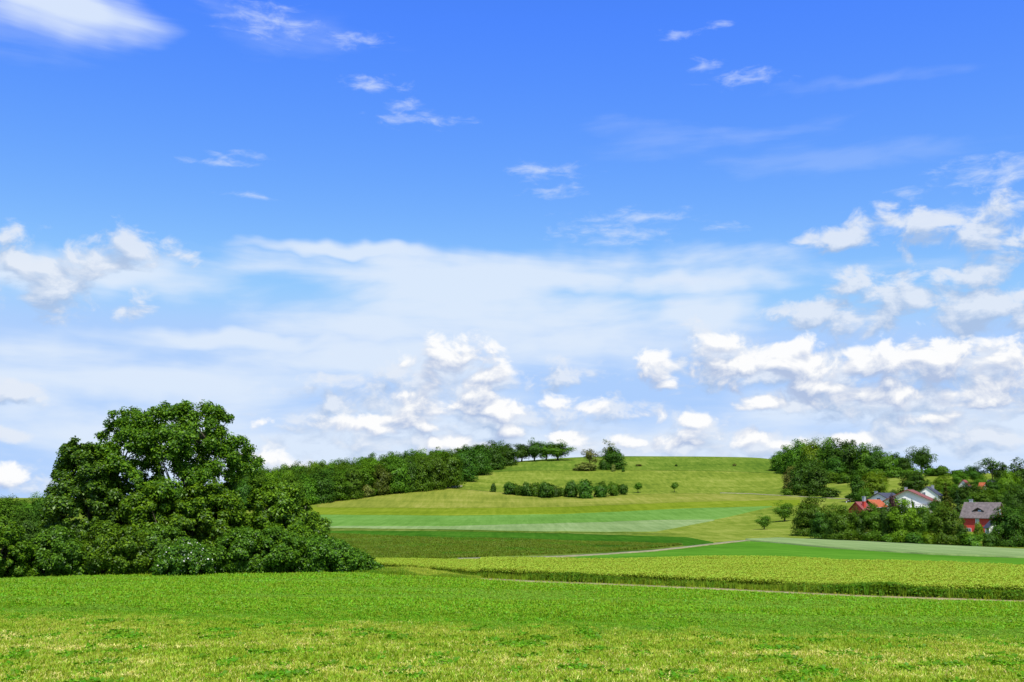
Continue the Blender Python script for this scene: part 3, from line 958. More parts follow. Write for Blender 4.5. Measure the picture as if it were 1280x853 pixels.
def shaped_plant(name, label, cat, poly, base_px, base_r, rad_px, n, per, size, mat, seed, depth=None, holes=(), limbs=14, trunk_r=0.3, flat=0.8,
                 shell=0.45, aspect=0.6, group=None, parts=('crown', 'trunk'), blossom=0, many_stems=False, top_gap=1.0):
    """a plant whose crown fills an outline seen from the camera, with clumps spread through its depth"""
    rng = np.random.default_rng(seed)
    bx, by, bz = at(base_px, base_r)
    k = (by * math.cos(PITCH) + bz * math.sin(PITCH)) / F
    xs = [p[0] for p in poly]; ys = [p[1] for p in poly]
    wpx = max(xs) - min(xs); cxp = (max(xs) + min(xs)) / 2
    depth = depth or wpx * k * 0.85
    a0, _ = ray(base_px, 640)
    fwd = np.array([math.sin(a0), math.cos(a0), 0]); rgt = np.array([math.cos(a0), -math.sin(a0), 0])
    cs, rs = [], []
    tries = 0
    while len(cs) < n and tries < 60000:
        tries += 1
        q = (rng.uniform(min(xs), max(xs)), rng.uniform(min(ys), max(ys)))
        if not in_poly(q, poly):
            continue
        rp = rng.uniform(*rad_px)
        e = edge_dist(q, poly)
        if e < rp * 0.62 * top_gap:
            continue
        if any(math.hypot(q[0] - hx, q[1] - hy) < hr + rp * 0.75 for hx, hy, hr in holes):
            continue
        lim = math.sqrt(max(0.0, 1 - ((q[0] - cxp) / (wpx / 2)) ** 2))
        lim = min(lim, 0.25 + e / (wpx * 0.28))
        dd = rng.uniform(-1, 1); dd = math.copysign(abs(dd) ** 0.6, dd) * lim * depth / 2
        if any((q[0] - c_[0]) ** 2 + (q[1] - c_[1]) ** 2 + ((dd - c_[2]) / k) ** 2 < (0.42 * rp) ** 2 for c_ in cs):
            continue
        cs.append((q[0], q[1], dd)); rs.append(rp)
    pts = []
    for (qx, qy, dd) in cs:
        a, s = ray(qx, qy)
        d = base_r + dd
        pts.append((d * math.sin(a) - bx, d * math.cos(a) - by, s * d - bz))
    pts = np.array(pts); rr = np.array(rs) * k
    pts[:, 2] = np.maximum(pts[:, 2], rr * 0.35)
    v = crown(rng, pts, rr, per, size, flat, shell, aspect, 0.75, None, 0.35)
    v = v.reshape(-1, 4, 3)
    v = v[v[:, :, 2].min(1) > -0.15].reshape(-1, 3)
    t = thing(name, label, cat, (bx, by, bz), 0, (1, 1, 1), group)
    link(parts[0], mesh_np(parts[0], v, quads(len(v) // 4), M[mat]), t)
    mb = MB()
    hgt = float(np.percentile(pts[:, 2], 80))
    mid = pts.mean(0)
    if not many_stems:
        fork = np.array([mid[0] * 0.25, mid[1] * 0.25, hgt * 0.30])
        mb.tube([(0, 0, -0.5), (0.05, 0, hgt * 0.12), tuple(fork)], [trunk_r * 1.4, trunk_r * 1.05, trunk_r * 0.85], 9)
        mains = []
        for j in range(5):   # main limbs
            tgt = pts[int(rng.integers(len(pts)))].copy(); tgt[2] = max(tgt[2], hgt * 0.6)
            m1 = fork * 0.55 + tgt * 0.45 + rng.normal(size=3) * 0.25
            mb.tube([tuple(fork), tuple(m1), tuple(tgt)], [trunk_r * 0.6, trunk_r * 0.4, trunk_r * 0.12], 7)
            mains += [m1, m1 * 0.5 + tgt * 0.5]
        for j in rng.permutation(len(pts))[:limbs]:
            c = pts[j]
            m_ = min(mains, key=lambda q: np.linalg.norm(q - c))
            h_ = m_ * 0.5 + c * 0.5 + np.array([0, 0, -0.15]) + rng.normal(size=3) * 0.15
            mb.tube([tuple(m_), tuple(h_), tuple(c)], [trunk_r * 0.22, trunk_r * 0.13, trunk_r * 0.04], 5)
    else:
        for j in rng.permutation(len(pts))[:limbs]:
            c = pts[j]
            mb.tube([(c[0] * 0.25, c[1] * 0.25, -0.3), (c[0] * 0.6, c[1] * 0.6, c[2] * 0.55), tuple(c)], [trunk_r * 0.3, trunk_r * 0.2, 0.012], 5)
    link(parts[1], mb.mesh(parts[1], M['bark'], True), t)
    if blossom:
        j = rng.integers(len(v) // 4, size=blossom)
        p = v.reshape(-1, 4, 3)[j].mean(1) + np.array([0, 0, 0.04]) - fwd * 0.1
        bv = leaf_quads(p, np.tile(-fwd * 0.8 + np.array([0, 0, 0.6]), (blossom, 1)) + rng.normal(size=(blossom, 3)) * 0.3, 0.10, rng, 0.9)
        b = link('blossom', mesh_np('blossom', bv, quads(blossom), M['blossom']), t)
    return t


ASH = [(118, 650), (104, 600), (110, 566), (118, 546), (128, 530), (140, 510), (178, 507), (206, 500), (235, 500), (262, 497), (285, 506), (297, 530), (312, 545), (318, 563), (332, 575), (326, 594), (302, 604),
       (318, 632), (300, 668), (250, 690), (190, 690), (150, 670)]
shaped_plant('ash_tree', 'tall broad leafy tree rising highest above the bushes on the left', 'tree', ASH, 232, 80, (5, 13), 440, 400, 0.18, 'ash', 17, depth=9.0,
             holes=[(219, 600, 2.6), (155, 564, 2.4), (165, 572, 1.2), (211, 590, 1.5), (186, 588, 1)], limbs=80, trunk_r=0.34, shell=0.15, flat=0.9)
MAPLE = [(48, 660), (50, 628), (60, 600), (68, 574), (82, 554), (97, 543), (110, 550), (126, 560), (146, 590), (164, 620), (166, 670), (140, 695), (80, 695)]
shaped_plant('maple_tree', 'dark maple leaning out on the left of the tall broad tree', 'tree', MAPLE, 112, 79, (5, 12), 190, 380, 0.20, 'maple', 12, depth=6.5, limbs=30, trunk_r=0.24, shell=0.15, flat=0.9)
HORN = [(296, 695), (302, 650), (312, 606), (334, 596), (352, 600), (376, 612), (398, 640), (413, 654), (404, 680), (384, 698)]
shaped_plant('hornbeam_tree', 'dense rounded tree at the right shoulder of the tall broad tree', 'tree', HORN, 350, 79, (5, 12), 190, 380, 0.19, 'hazel', 13, depth=6.5, limbs=26, trunk_r=0.2, shell=0.15, flat=0.9)
MSH = [(142, 700), (146, 640), (166, 612), (196, 602), (230, 610), (262, 597), (298, 616), (312, 660), (306, 700)]
shaped_plant('maple_shrub', 'big leaved shrub in front of the tall tree\'s trunk', 'shrub', MSH, 228, 76, (5, 12), 180, 320, 0.22, 'hazel', 14, depth=4.0, limbs=20, trunk_r=0.16, shell=0.1, flat=0.95,
             parts=('foliage', 'stem'), many_stems=True, holes=[(218, 600, 1)])
BUSH = [
    ('hazel_bush', 'bright hazel bush cut by the left edge of the photo', [(-60, 724), (-60, 668), (-20, 650), (8, 646), (28, 656), (44, 690), (46, 724)], -5, 72, 'hazel', 44, 0),
    ('elder_bush', 'dark domed bush beside the bright hazel bush', [(24, 724), (34, 682), (58, 658), (84, 656), (104, 680), (112, 724)], 68, 73, 'thorn', 40, 0),
    ('bramble_bush', 'broad bush under the dark maple', [(90, 724), (98, 672), (124, 652), (160, 656), (190, 674), (198, 724)], 145, 73, 'hazel', 46, 0),
    ('dogwood_bush', 'upright bush between the broad bush and the flowering bush', [(150, 724), (166, 668), (198, 655), (226, 662), (244, 690), (246, 724)], 200, 74, 'thorn', 40, 0),
    ('elderflower_bush', 'bush dotted with small white blossoms', [(190, 724), (200, 690), (226, 672), (252, 678), (266, 700), (270, 724)], 231, 70.5, 'maple', 34, 420),
    ('privet_bush', 'wide bush under the rounded tree, right of the blossoms', [(248, 720), (256, 684), (292, 660), (346, 660), (392, 674), (404, 720)], 325, 72, 'thorn', 60, 0),
    ('hawthorn_bush', 'low hawthorn bush tapering down at the right end of the thicket', [(366, 720), (376, 676), (404, 666), (438, 682), (464, 698), (482, 712), (476, 720)], 422, 72, 'thorn', 52, 0),
    ('willow_bush', 'short bush filling the gap under the rounded tree', [(296, 722), (302, 680), (330, 655), (372, 652), (404, 672), (412, 722)], 355, 75, 'hazel', 44, 0),
]
for i, (nm, lb, poly, bpx, br, mt, n, fl) in enumerate(BUSH):
    shaped_plant(nm, lb, 'bush', poly, bpx, br, (4, 9.5), n * 3 + 80, 290, 0.15, mt, 30 + i, depth=4.2, limbs=16, trunk_r=0.12, shell=0.1, flat=0.95, parts=('foliage', 'stem'),
                 blossom=fl, many_stems=True, group='bushes along the field edge on the left', top_gap=0.9)


def plant_r(kind, mat, name, label, cat, px, r, top, wpx, group=None):
    """put a plant at a known distance, its top at a row of the photograph"""
    x, y, z = at(px, r)
    k = (y * math.cos(PITCH) + z * math.sin(PITCH)) / F
    _, s = ray(px, top)
    h = s * r - z
    return plant(kind, mat, name, label, cat, (x, y, z), h, wpx * k, group)


for px, r, top, w, mt, lb in [
    (-30, 150, 622, 60, 'far_dark', 'dark tree beyond the hazel bush, at the very edge'), (10, 165, 621, 48, 'far_green', 'distant tree top showing above the bright hazel bush'),
    (34, 120, 636, 44, 'far_dark', 'rounded dark tree behind the domed bush'), (50, 150, 618, 40, 'far_green', 'tree rising behind the left side of the dark maple'),
    (62, 135, 604, 40, 'far_dark', 'tall dark tree just behind the maple\'s left edge')]:
    plant_r('near', mt, 'broadleaf_tree', lb, 'tree', px, r, top, w, 'trees behind the thicket on the left')

for px, r, top, w, mt, lb in [
    (-52, 300, 620, 34, 'far_dark', 'far dark tree crossing the left edge of the photo'), (-22, 330, 623, 34, 'far_green', 'far tree top just left of the hazel bush tip'),
    (6, 310, 621, 30, 'far_dark', 'far dark tree on the skyline above the hazel bush'), (26, 340, 624, 30, 'far_green', 'far green tree on the skyline right of the hazel bush'),
    (46, 320, 622, 28, 'far_dark', 'far dark tree on the skyline left of the maple'), (66, 330, 620, 26, 'far_green', 'far tree on the skyline hidden by the maple\'s edge')]:
    plant_r('round', mt, 'broadleaf_tree', lb, 'tree', px, r, top, w, 'far trees on the left skyline')

# ------------------------------------------------------------------ the wood on the left slope
WG = 'trees at the front of the wood on the left slope'
FRONT = [  # px, base, top, width, kind, material, label
    (360, 634, 592, 40, 'round', 'far_green', 'first tree of the wood edge, half hidden by the thicket'),
    (383, 631, 594, 34, 'round', 'far_green', 'tree of the wood edge beside the thicket\'s rounded tree'),
    (403, 629, 588, 34, 'round', 'far_dark', 'dark rounded tree at the lower left end of the wood edge'),
    (424, 626, 590, 28, 'tall', 'far_green', 'slender mid green tree next to the dark rounded one'),
    (440, 624, 583, 32, 'round', 'far_green', 'full tree on the wood edge left of a pale bush'),
    (458, 621, 580, 28, 'tall', 'far_green', 'narrow tree right behind the pale bush'),
    (476, 619, 582, 30, 'round', 'brown_leaf', 'brownish tree on the wood edge'),
    (496, 617, 571, 34, 'round', 'far_green', 'large green tree right of the brownish tree'),
    (512, 615, 572, 28, 'round', 'far_dark', 'dark tree in the middle of the wood edge'),
    (527, 614, 569, 30, 'round', 'far_green', 'green tree third left of the grey path mouth'),
    (544, 612, 566, 32, 'round', 'far_green', 'green tree second left of the grey path mouth'),
    (562, 610, 563, 36, 'round', 'far_green', 'big domed tree standing over the grey path mouth'),
    (582, 602, 557, 30, 'round', 'far_dark', 'dark tree just uphill of the big domed tree'),
    (600, 594, 556, 32, 'round', 'far_dark', 'dark tree halfway up the steep wood edge'),
    (617, 587, 551, 32, 'round', 'far_dark', 'tall dark crown topping the upper wood edge'),
    (634, 582, 555, 28, 'round', 'far_dark', 'last dark tree at the upper end of the wood edge'),
]
for px, b, tp, w, kd, mt, lb in FRONT:
    plant_px(kd, mt, 'broadleaf_tree', lb, 'tree', px, b, tp, w, WG)
plant_px('bush', 'far_grey', 'willow_bush', 'pale grey green bush at the foot of the wood edge', 'bush', 459, 622, 607, 18, 'bushes at the foot of the wood')
plant_px('bush', 'far_light', 'shrub', 'light green shrub at the foot of the wood edge', 'bush', 515, 615.5, 607, 14, 'bushes at the foot of the wood')
rng = np.random.default_rng(5)
nin = 0
for q in np.arange(300, 640, 11.0):
    for j in range(5):
        px = q + rng.uniform(-5, 5)
        a_, r_edge = hit(px, float(np.interp(px, [300, 390, 470, 560, 600, 640], [640, 629, 618, 609, 592, 579])))
        r = r_edge + 9 + j * 25 + rng.uniform(-6, 6)
        if px > 590 and j > 1 or px > 560 and j > 3:
            continue
        x, y, z = at(px, r)
        kd = ['round', 'round', 'tall', 'round'][int(rng.integers(4))]
        mt = ['far_green', 'far_green', 'far_dark', 'far_light', 'far_green'][int(rng.integers(5))]
        h = rng.uniform(11.5, 15.0) * (0.9 if px > 560 else 1.0)
        look = {'far_green': 'mid green', 'far_dark': 'dark green', 'far_light': 'light green'}[mt]
        plant(kd, mt, 'broadleaf_tree', look + ' broadleaf tree packed inside the left wood, behind its front row', 'tree', (x, y, z), h, rng.uniform(8.5, 12.5),
              look + ' trees inside the wood on the left slope')
        nin += 1

# ------------------------------------------------------------------ trees on the hill
SG = 'trees on the hilltop'
for px, b, tp, w, kd, mt, lb in [
    (652, 577.5, 555.0, 31, 'oak', 'far_dark', 'leftmost hilltop tree, touching the end of the wood'),
    (668, 577, 548.0, 25, 'oak', 'far_dark', 'tallest narrow tree of the hilltop row, with ragged crown'),
    (682.5, 576, 552.5, 28, 'oak', 'far_green', 'hilltop tree between the tall ragged one and the wide one'),
    (697, 576, 550.5, 35, 'oak', 'far_green', 'wide umbrella shaped tree at the right end of the hilltop row'),
    (737, 587.5, 561, 22, 'loose', 'far_grey', 'thin greyish tree standing alone on the slope'),
    (761.5, 586.5, 549.5, 16, 'loose', 'far_grey', 'wispy tall tree behind the dense dark one on the slope'),
    (767.5, 586.5, 559, 31, 'round', 'far_dark', 'dense dark rounded tree in front of the wispy one'),
]:
    plant_px(kd, mt, 'broadleaf_tree', lb, 'tree', px, b, tp, w, SG)
for px, b, tp, w, mt, lb in [
    (734, 588, 578, 26, 'far_grey', 'scrubby bush around the foot of the thin greyish tree'), (721, 588.3, 584.5, 12, 'far_grey', 'low scrub left of the thin greyish tree'),
    (755, 587.5, 575, 12, 'far_dark', 'shrub at the left foot of the dense dark tree'), (767, 589.5, 580, 7, 'far_grey', 'grey twiggy shrub before the dense dark tree'),
    (779, 590, 584, 4, 'far_dark', 'small upright shrub right of the dense dark tree'), (799, 583, 580.3, 8, 'far_grey', 'faint low shrub alone near the skyline'),
    (845.3, 583.3, 580.4, 4.0, 'far_dark', 'tiny dark shrub alone high on the hill meadow'), (918, 583, 579.5, 5, 'far_grey', 'faint twiggy shrub on the hill left of the right wood')]:
    plant_px('bush', mt, 'shrub', lb, 'bush', px, b, tp, w, 'shrubs on the hill')
HG = 'hedge bushes across the hill'
for px, b, tp, w, mt, lb in [
    (616.5, 615.5, 604, 8, 'far_dark', 'small lone bush left of the hedge row'), (638, 618.5, 603, 23, 'far_dark', 'leftmost full bush of the hedge row'),
    (648, 619.5, 607, 14, 'far_green', 'low bush between the first two big hedge bushes'),
    (658, 620.3, 603, 20, 'far_dark', 'second full bush of the hedge row'), (671, 621, 603, 15, 'far_green', 'narrow greener bush before the darkest hedge bush'),
    (682.5, 622.5, 602.5, 22, 'far_dark', 'darkest peaked bush in the left half of the hedge'), (694, 621.5, 606.5, 15, 'far_dark', 'smaller bush right of the darkest peaked one'),
    (702, 620.5, 609.5, 12, 'far_green', 'low gappy bush in the middle of the hedge'), (715, 622, 601.5, 21, 'far_dark', 'tall bush left of the biggest hedge bush'),
    (731.5, 623, 600, 24, 'far_dark', 'biggest rounded bush of the hedge row'), (751.5, 622, 602.5, 21, 'far_dark', 'flat topped bush right of the biggest one'),
    (766, 620.3, 602.5, 15, 'far_green', 'upright bush near the right end of the hedge'), (779.5, 618.3, 605, 14, 'far_dark', 'last bush at the right end of the hedge')]:
    plant_px('bush', mt, 'hedge_bush', lb, 'bush', px, b, tp, w, HG)
for px, b, tp, w, lb in [(797.5, 616.5, 603.3, 11.5, 'small round tree with a short trunk just right of the hedge'), (843, 615.7, 602.8, 10, 'small round tree alone on the hill path')]:
    plant_px('small', 'far_green', 'young_tree', lb, 'tree', px, b, tp, w, 'young round trees on the hill')

# ------------------------------------------------------------------ the wood on the right
RG_ = 'trees of the wood on the right shoulder of the hill'
for px, b, tp, w, kd, mt, lb in [
    (974, 589, 564, 24, 'round', 'far_green', 'low outermost tree at the left tip of the right wood'), (986, 592, 557, 26, 'round', 'far_green', 'second tree in from the left tip of the right wood'),
    (1000, 594, 549.5, 32, 'round', 'far_green', 'broad tree forming the left crest of the right wood'), (1019, 595, 548.5, 32, 'round', 'far_light', 'lighter tree in the upper middle of the right wood'),
    (1036, 597, 547.5, 30, 'round', 'far_green', 'highest tree of the right wood'), (1052, 598, 549, 30, 'tall', 'far_dark', 'dark narrow tree right of the highest one'),
    (1066, 599, 551, 32, 'round', 'far_dark', 'dark tree in the right half of the right wood'), (1082, 599, 555, 30, 'round', 'far_green', 'green tree in the right half of the right wood, under its crest'),
    (1096, 598, 558, 26, 'round', 'far_dark', 'dark tree near the right end of the right wood'), (1110, 597, 564, 24, 'round', 'far_green', 'last low tree at the right end of the right wood'),
    (1011, 604, 570, 28, 'round', 'far_dark', 'dark tree low in the middle of the right wood'), (1046, 602, 572, 28, 'round', 'far_dark', 'dark tree on the lower edge of the right wood'),
    (990, 616, 583, 24, 'round', 'far_grey', 'greyish tree at the left of the dark clump below the wood'), (1004, 618, 574.5, 36, 'round', 'far_dark', 'tallest dark tree of the clump below the wood'),
    (1021, 619.5, 582, 36, 'round', 'far_dark', 'right hand dark tree of the clump below the wood'),
    (1124, 590, 564, 20, 'tall', 'far_dark', 'dark narrow tree left of the lone ridge tree'), (1133, 592, 569, 20, 'round', 'far_dark', 'low dark tree touching the lone ridge tree'),
    (1152.5, 590.5, 556, 35, 'oak', 'far_dark', 'clear lone tree with an open crown on the ridge'),
]:
    plant_px(kd, mt, 'broadleaf_tree', lb, 'tree', px, b, tp, w, RG_)
for j, (px, b, tp, w, mt) in enumerate([(1037, 621.8, 610, 27, 'far_dark'), (1061, 623.3, 619, 13, 'far_dark'), (985, 619.5, 611, 16, 'far_green'), (1006, 620.5, 612, 10, 'far_light'), (1036, 604, 590, 26, 'far_green'),
                                     (1056, 604, 591, 22, 'far_green'), (1100, 598, 585, 24, 'far_green'), (1120, 597, 584, 22, 'far_green'), (1140, 596, 585, 24, 'far_green'),
                                     (1163, 595, 585, 22, 'far_green'), (1177, 595, 582.5, 22, 'far_green'), (1195, 595, 587, 22, 'far_dark'), (1212, 595, 588, 20, 'far_dark')]):
    lb = ['smooth oval bush at the right foot of the dark clump', 'small clipped dark bush beside the thin hill path', 'bush at the left foot of the dark clump', 'tiny light bush in front of the dark clump',
          'hedge piece below the highest tree of the right wood', 'hedge piece below the dark narrow tree', 'ridge bush below the right end of the wood', 'ridge bush below the dark narrow tree',
          'ridge bush left of the lone tree\'s trunk', 'ridge bush right of the lone tree\'s trunk', 'humped ridge bush right of the lone tree', 'low ridge bush above the village', 'last low ridge bush before the tall village trees'][j]
    plant_px('bush', mt, 'shrub', lb, 'bush', px, b, tp, w, 'shrubs round the right wood and on the ridge')

# ------------------------------------------------------------------ orchard trees and the tree row before the village
for px, b, tp, w, lb in [(955.5, 662, 642.5, 20, 'smaller orchard tree standing in the meadow'), (981, 652, 626, 28, 'larger orchard tree behind the small one')]:
    plant_px('oak', 'far_green', 'orchard_tree', lb, 'tree', px, b, tp, w, 'orchard trees in the meadow')
VG = 'trees in front of the village'
for px, b, tp, w, kd, mt, lb in [
    (1014, 670, 621, 46, 'near', 'far_green', 'tall left end tree of the row before the village'), (1030, 674, 638, 34, 'near', 'far_dark', 'lower dark tree beside the left end tree'),
    (1051, 676, 631, 40, 'near', 'far_green', 'tree left of the red roofed house, before the village'), (1074, 676, 634, 30, 'near', 'far_dark', 'low dark tree under the red roof'),
    (1094, 677, 630, 38, 'near', 'far_green', 'tree under the orange roof'), (1113, 678, 630, 30, 'near', 'far_dark', 'dark tree below the purple leaved tree'),
    (1130, 679, 624.5, 44, 'near', 'far_light', 'brightest and tallest tree in the middle of the row'), (1155, 680, 633, 32, 'near', 'far_green', 'mid green tree right of the brightest one'),
    (1182, 681, 629.5, 46, 'near', 'far_green', 'broad tree left of the red barn'), (1262, 683.5, 635, 48, 'near', 'far_dark', 'dark broad tree right of the red barn'),
    (1290, 684, 640, 40, 'near', 'far_green', 'tree cut by the right edge before the village'), (1203, 682, 650, 18, 'near', 'far_dark', 'small dark tree at the barn\'s left corner'),
]:
    plant_px(kd, mt, 'broadleaf_tree', lb, 'tree', px, b, tp, w, VG)
for px, b, tp, w, kd, mt, lb in [
    (1161, 680.5, 664, 18, 'bush', 'far_light', 'light bush at the left foot of the broad tree'), (1217, 683, 666, 28, 'bush', 'far_green', 'wide bush before the red barn wall'),
    (1225, 677, 653, 14, 'bush', 'far_light', 'slender light bush before the red barn'), (1240, 683.5, 664, 24, 'bush', 'far_dark', 'dark bush before the small white gable'),
    (1044, 676, 664, 18, 'bush', 'far_dark', 'low dark bush at the foot of the left trees'), (1110, 678.5, 668, 16, 'bush', 'far_green', 'low bush beside the parked white car'),
    (1142, 680, 666, 26, 'bush', 'far_dark', 'dark bush at the foot of the brightest tree')]:
    plant_px(kd, mt, 'shrub', lb, 'bush', px, b, tp, w, 'bushes in front of the village')

# trees between and behind the houses
HG2 = 'trees among the village houses'
for px, r, tp, w, kd, mt, lb in [
    (1073, 372, 588, 24, 'tall', 'far_dark', 'dark tall tree above the red roofed house'), (1097, 372, 590, 34, 'near', 'far_light', 'bright leafy tree above the orange roof'),
    (1145, 385, 590, 40, 'near', 'far_dark', 'dark round tree right behind the brown roofed house'), (1118, 350, 612, 18, 'near', 'far_dark', 'small dark tree between the two white gables'),
    (1082, 330, 610, 20, 'near', 'far_green', 'low tree at the foot of the bright leafy tree'),
    (1181, 375, 594, 26, 'near', 'far_light', 'bright tree right of the dark grey roof'), (1184, 318, 603, 22, 'conifer', 'brown_leaf', 'brownish conifer right of the white gables'),
    (1198, 305, 613, 18, 'conifer', 'spruce', 'blue green spruce left of the barn roof'), (1212, 345, 603, 40, 'near', 'far_dark', 'dark broad tree above the barn\'s left end'),
    (1232, 330, 609, 38, 'near', 'far_green', 'green tree right above the barn ridge'), (1203, 400, 588, 24, 'near', 'far_green', 'tree left of the open crowned village tree'),
    (1221, 420, 579, 24, 'oak', 'far_dark', 'open crowned tree on the village skyline'), (1243, 420, 572, 28, 'loose', 'far_dark', 'tall bare stemmed tree on the village skyline'),
    (1255, 410, 579, 18, 'tall', 'far_dark', 'dark tree touching the tall bare stemmed one'), (1263, 350, 588, 28, 'near', 'far_light', 'bright tree right of the far orange roof'),
    (1278, 380, 573, 32, 'tall', 'far_dark', 'tall dark tree at the right edge of the photo'), (1272, 300, 604, 34, 'near', 'far_dark', 'dark tree above the barn\'s right end'),
    (1252, 310, 612, 26, 'near', 'far_green', 'green tree behind the barn\'s right gable'), (1192, 350, 606, 26, 'near', 'far_green', 'green tree behind the spruce'),
    (1300, 330, 592, 44, 'near', 'far_green', 'tree beyond the right edge of the village'), (1170, 300, 622, 18, 'near', 'far_dark', 'dark low tree under the white gable\'s right corner'),
    (1215, 300, 622, 24, 'near', 'far_dark', 'dark tree directly behind the barn ridge'), (1289, 300, 615, 40, 'near', 'far_dark', 'dark tree at the right edge behind the barn'),
    (1230, 385, 594, 24, 'near', 'far_green', 'tree just left of the far orange roof'), (1244, 366, 598, 24, 'near', 'far_dark', 'tree before the tall bare stemmed one')]:
    plant_r(kd, mt, 'conifer_tree' if kd == 'conifer' else 'broadleaf_tree', lb, 'tree', px, r, tp, w, HG2)
plant_r('bush', 'copper', 'copper_beech', 'purple leaved small tree before the blue black roof', 'tree', 1117.5, 292, 619, 15)
plant_r('bush', 'far_dark', 'shrub', 'dark upright shrub against the brown roofed house\'s white wall', 'bush', 1142, 296, 624, 5)

# ------------------------------------------------------------------ houses
M['white_wall'] = plain('white_render', (0.76, 0.75, 0.71), (0.84, 0.83, 0.80), 1.5, 0.85, 0.2, 0.05)
M['red_wall'] = plain('red_boarding', (0.46, 0.046, 0.034), (0.58, 0.070, 0.052), 2.0, 0.7, 0.2, 0.1, (4, 4, 0.4))
M['dark_wood'] = plain('dark_boarding', (0.045, 0.025, 0.015), (0.09, 0.05, 0.03), 2.0, 0.8, 0.2, 0.1)
M['roof_red'] = plain('red_tiles', (0.17, 0.042, 0.038), (0.28, 0.08, 0.07), 2.5, 0.7, 0.3, 0.2)
M['roof_orange'] = plain('orange_tiles', (0.30, 0.07, 0.02), (0.46, 0.12, 0.04), 2.5, 0.7, 0.3, 0.2)
M['roof_brown'] = plain('brown_red_tiles', (0.17, 0.055, 0.036), (0.27, 0.09, 0.06), 2.5, 0.7, 0.3, 0.2)
M['roof_blue'] = plain('blue_black_tiles', (0.022, 0.028, 0.05), (0.045, 0.055, 0.09), 2.5, 0.4, 0.5, 0.1)
M['roof_black'] = plain('anthracite_tiles', (0.035, 0.036, 0.042), (0.07, 0.07, 0.08), 2.5, 0.6, 0.4, 0.15)
M['roof_grey'] = plain('weathered_tiles', (0.10, 0.085, 0.075), (0.20, 0.165, 0.15), 1.6, 0.85, 0.2, 0.3)
M['grey_metal'] = plain('zinc', (0.25, 0.27, 0.30), (0.36, 0.38, 0.41), 3, 0.5, 0.5, 0)
M['glass'] = plain('window_glass', (0.03, 0.045, 0.07), (0.06, 0.085, 0.12), 1, 0.08, 0.6, 0)
M['sky_glass'] = plain('bright_glass', (0.30, 0.40, 0.52), (0.42, 0.52, 0.64), 1, 0.1, 0.6, 0)
M['frame_white'] = plain('white_frame', (0.7, 0.7, 0.7), (0.8, 0.8, 0.8), 3, 0.5, 0.3, 0)


def slab_roof(L, Wd, he, hr, over, th, side):
    """one slope of a saddle roof, ridge along y"""
    mb = MB()
    sl = (hr - he) / (Wd / 2)
    xe = Wd / 2 + over; ze = he - over * sl
    g = 0.004
    mb.add([(side * (0 + g), -L / 2 - over, hr), (side * xe, -L / 2 - over, ze), (side * xe, L / 2 + over, ze), (side * g, L / 2 + over, hr),
            (side * g, -L / 2 - over, hr + th), (side * xe, -L / 2 - over, ze + th), (side * xe, L / 2 + over, ze + th), (side * g, L / 2 + over, hr + th)],
           [(0, 1, 2, 3), (4, 7, 6, 5), (0, 4, 5, 1), (1, 5, 6, 2), (2, 6, 7, 3), (3, 7, 4, 0)])
    return mb


def window(parent, face, u, z, w, h, Wd, L, pane='glass'):
    """window on a wall face: 'f'/'b' gables, 'l'/'r' sides; frame round a recessed pane, with a sill"""
    fr, pn = MB(), MB()
    t = 0.09

    def put(mb, u0, u1, z0, z1, d0, d1):
        if face == 'f':
            mb.box(u0, u1, -L / 2 - d1, -L / 2 - d0, z0, z1)
        elif face == 'b':
            mb.box(u0, u1, L / 2 + d0, L / 2 + d1, z0, z1)
        elif face == 'r':
            mb.box(Wd / 2 + d0, Wd / 2 + d1, u0, u1, z0, z1)
        else:
            mb.box(-Wd / 2 - d1, -Wd / 2 - d0, u0, u1, z0, z1)
    put(fr, u - w / 2 - t, u - w / 2, z - t, z + h + t, 0.0, 0.08); put(fr, u + w / 2, u + w / 2 + t, z - t, z + h + t, 0.0, 0.08)
    put(fr, u - w / 2, u + w / 2, z + h, z + h + t, 0.0, 0.078); put(fr, u - w / 2 - 0.05, u + w / 2 + 0.05, z - t - 0.06, z - 0.001, 0.0, 0.14)
    put(fr, u - 0.035, u + 0.035, z + 0.002, z + h - 0.002, 0.0, 0.06)
    put(pn, u - w / 2 + 0.001, u + w / 2 - 0.001, z + 0.001, z + h - 0.001, 0.004, 0.03)
    f = link('window', fr.mesh('window', M['frame_white']), parent)
    link('pane', pn.mesh('pane', M[pane]), f)
    return f


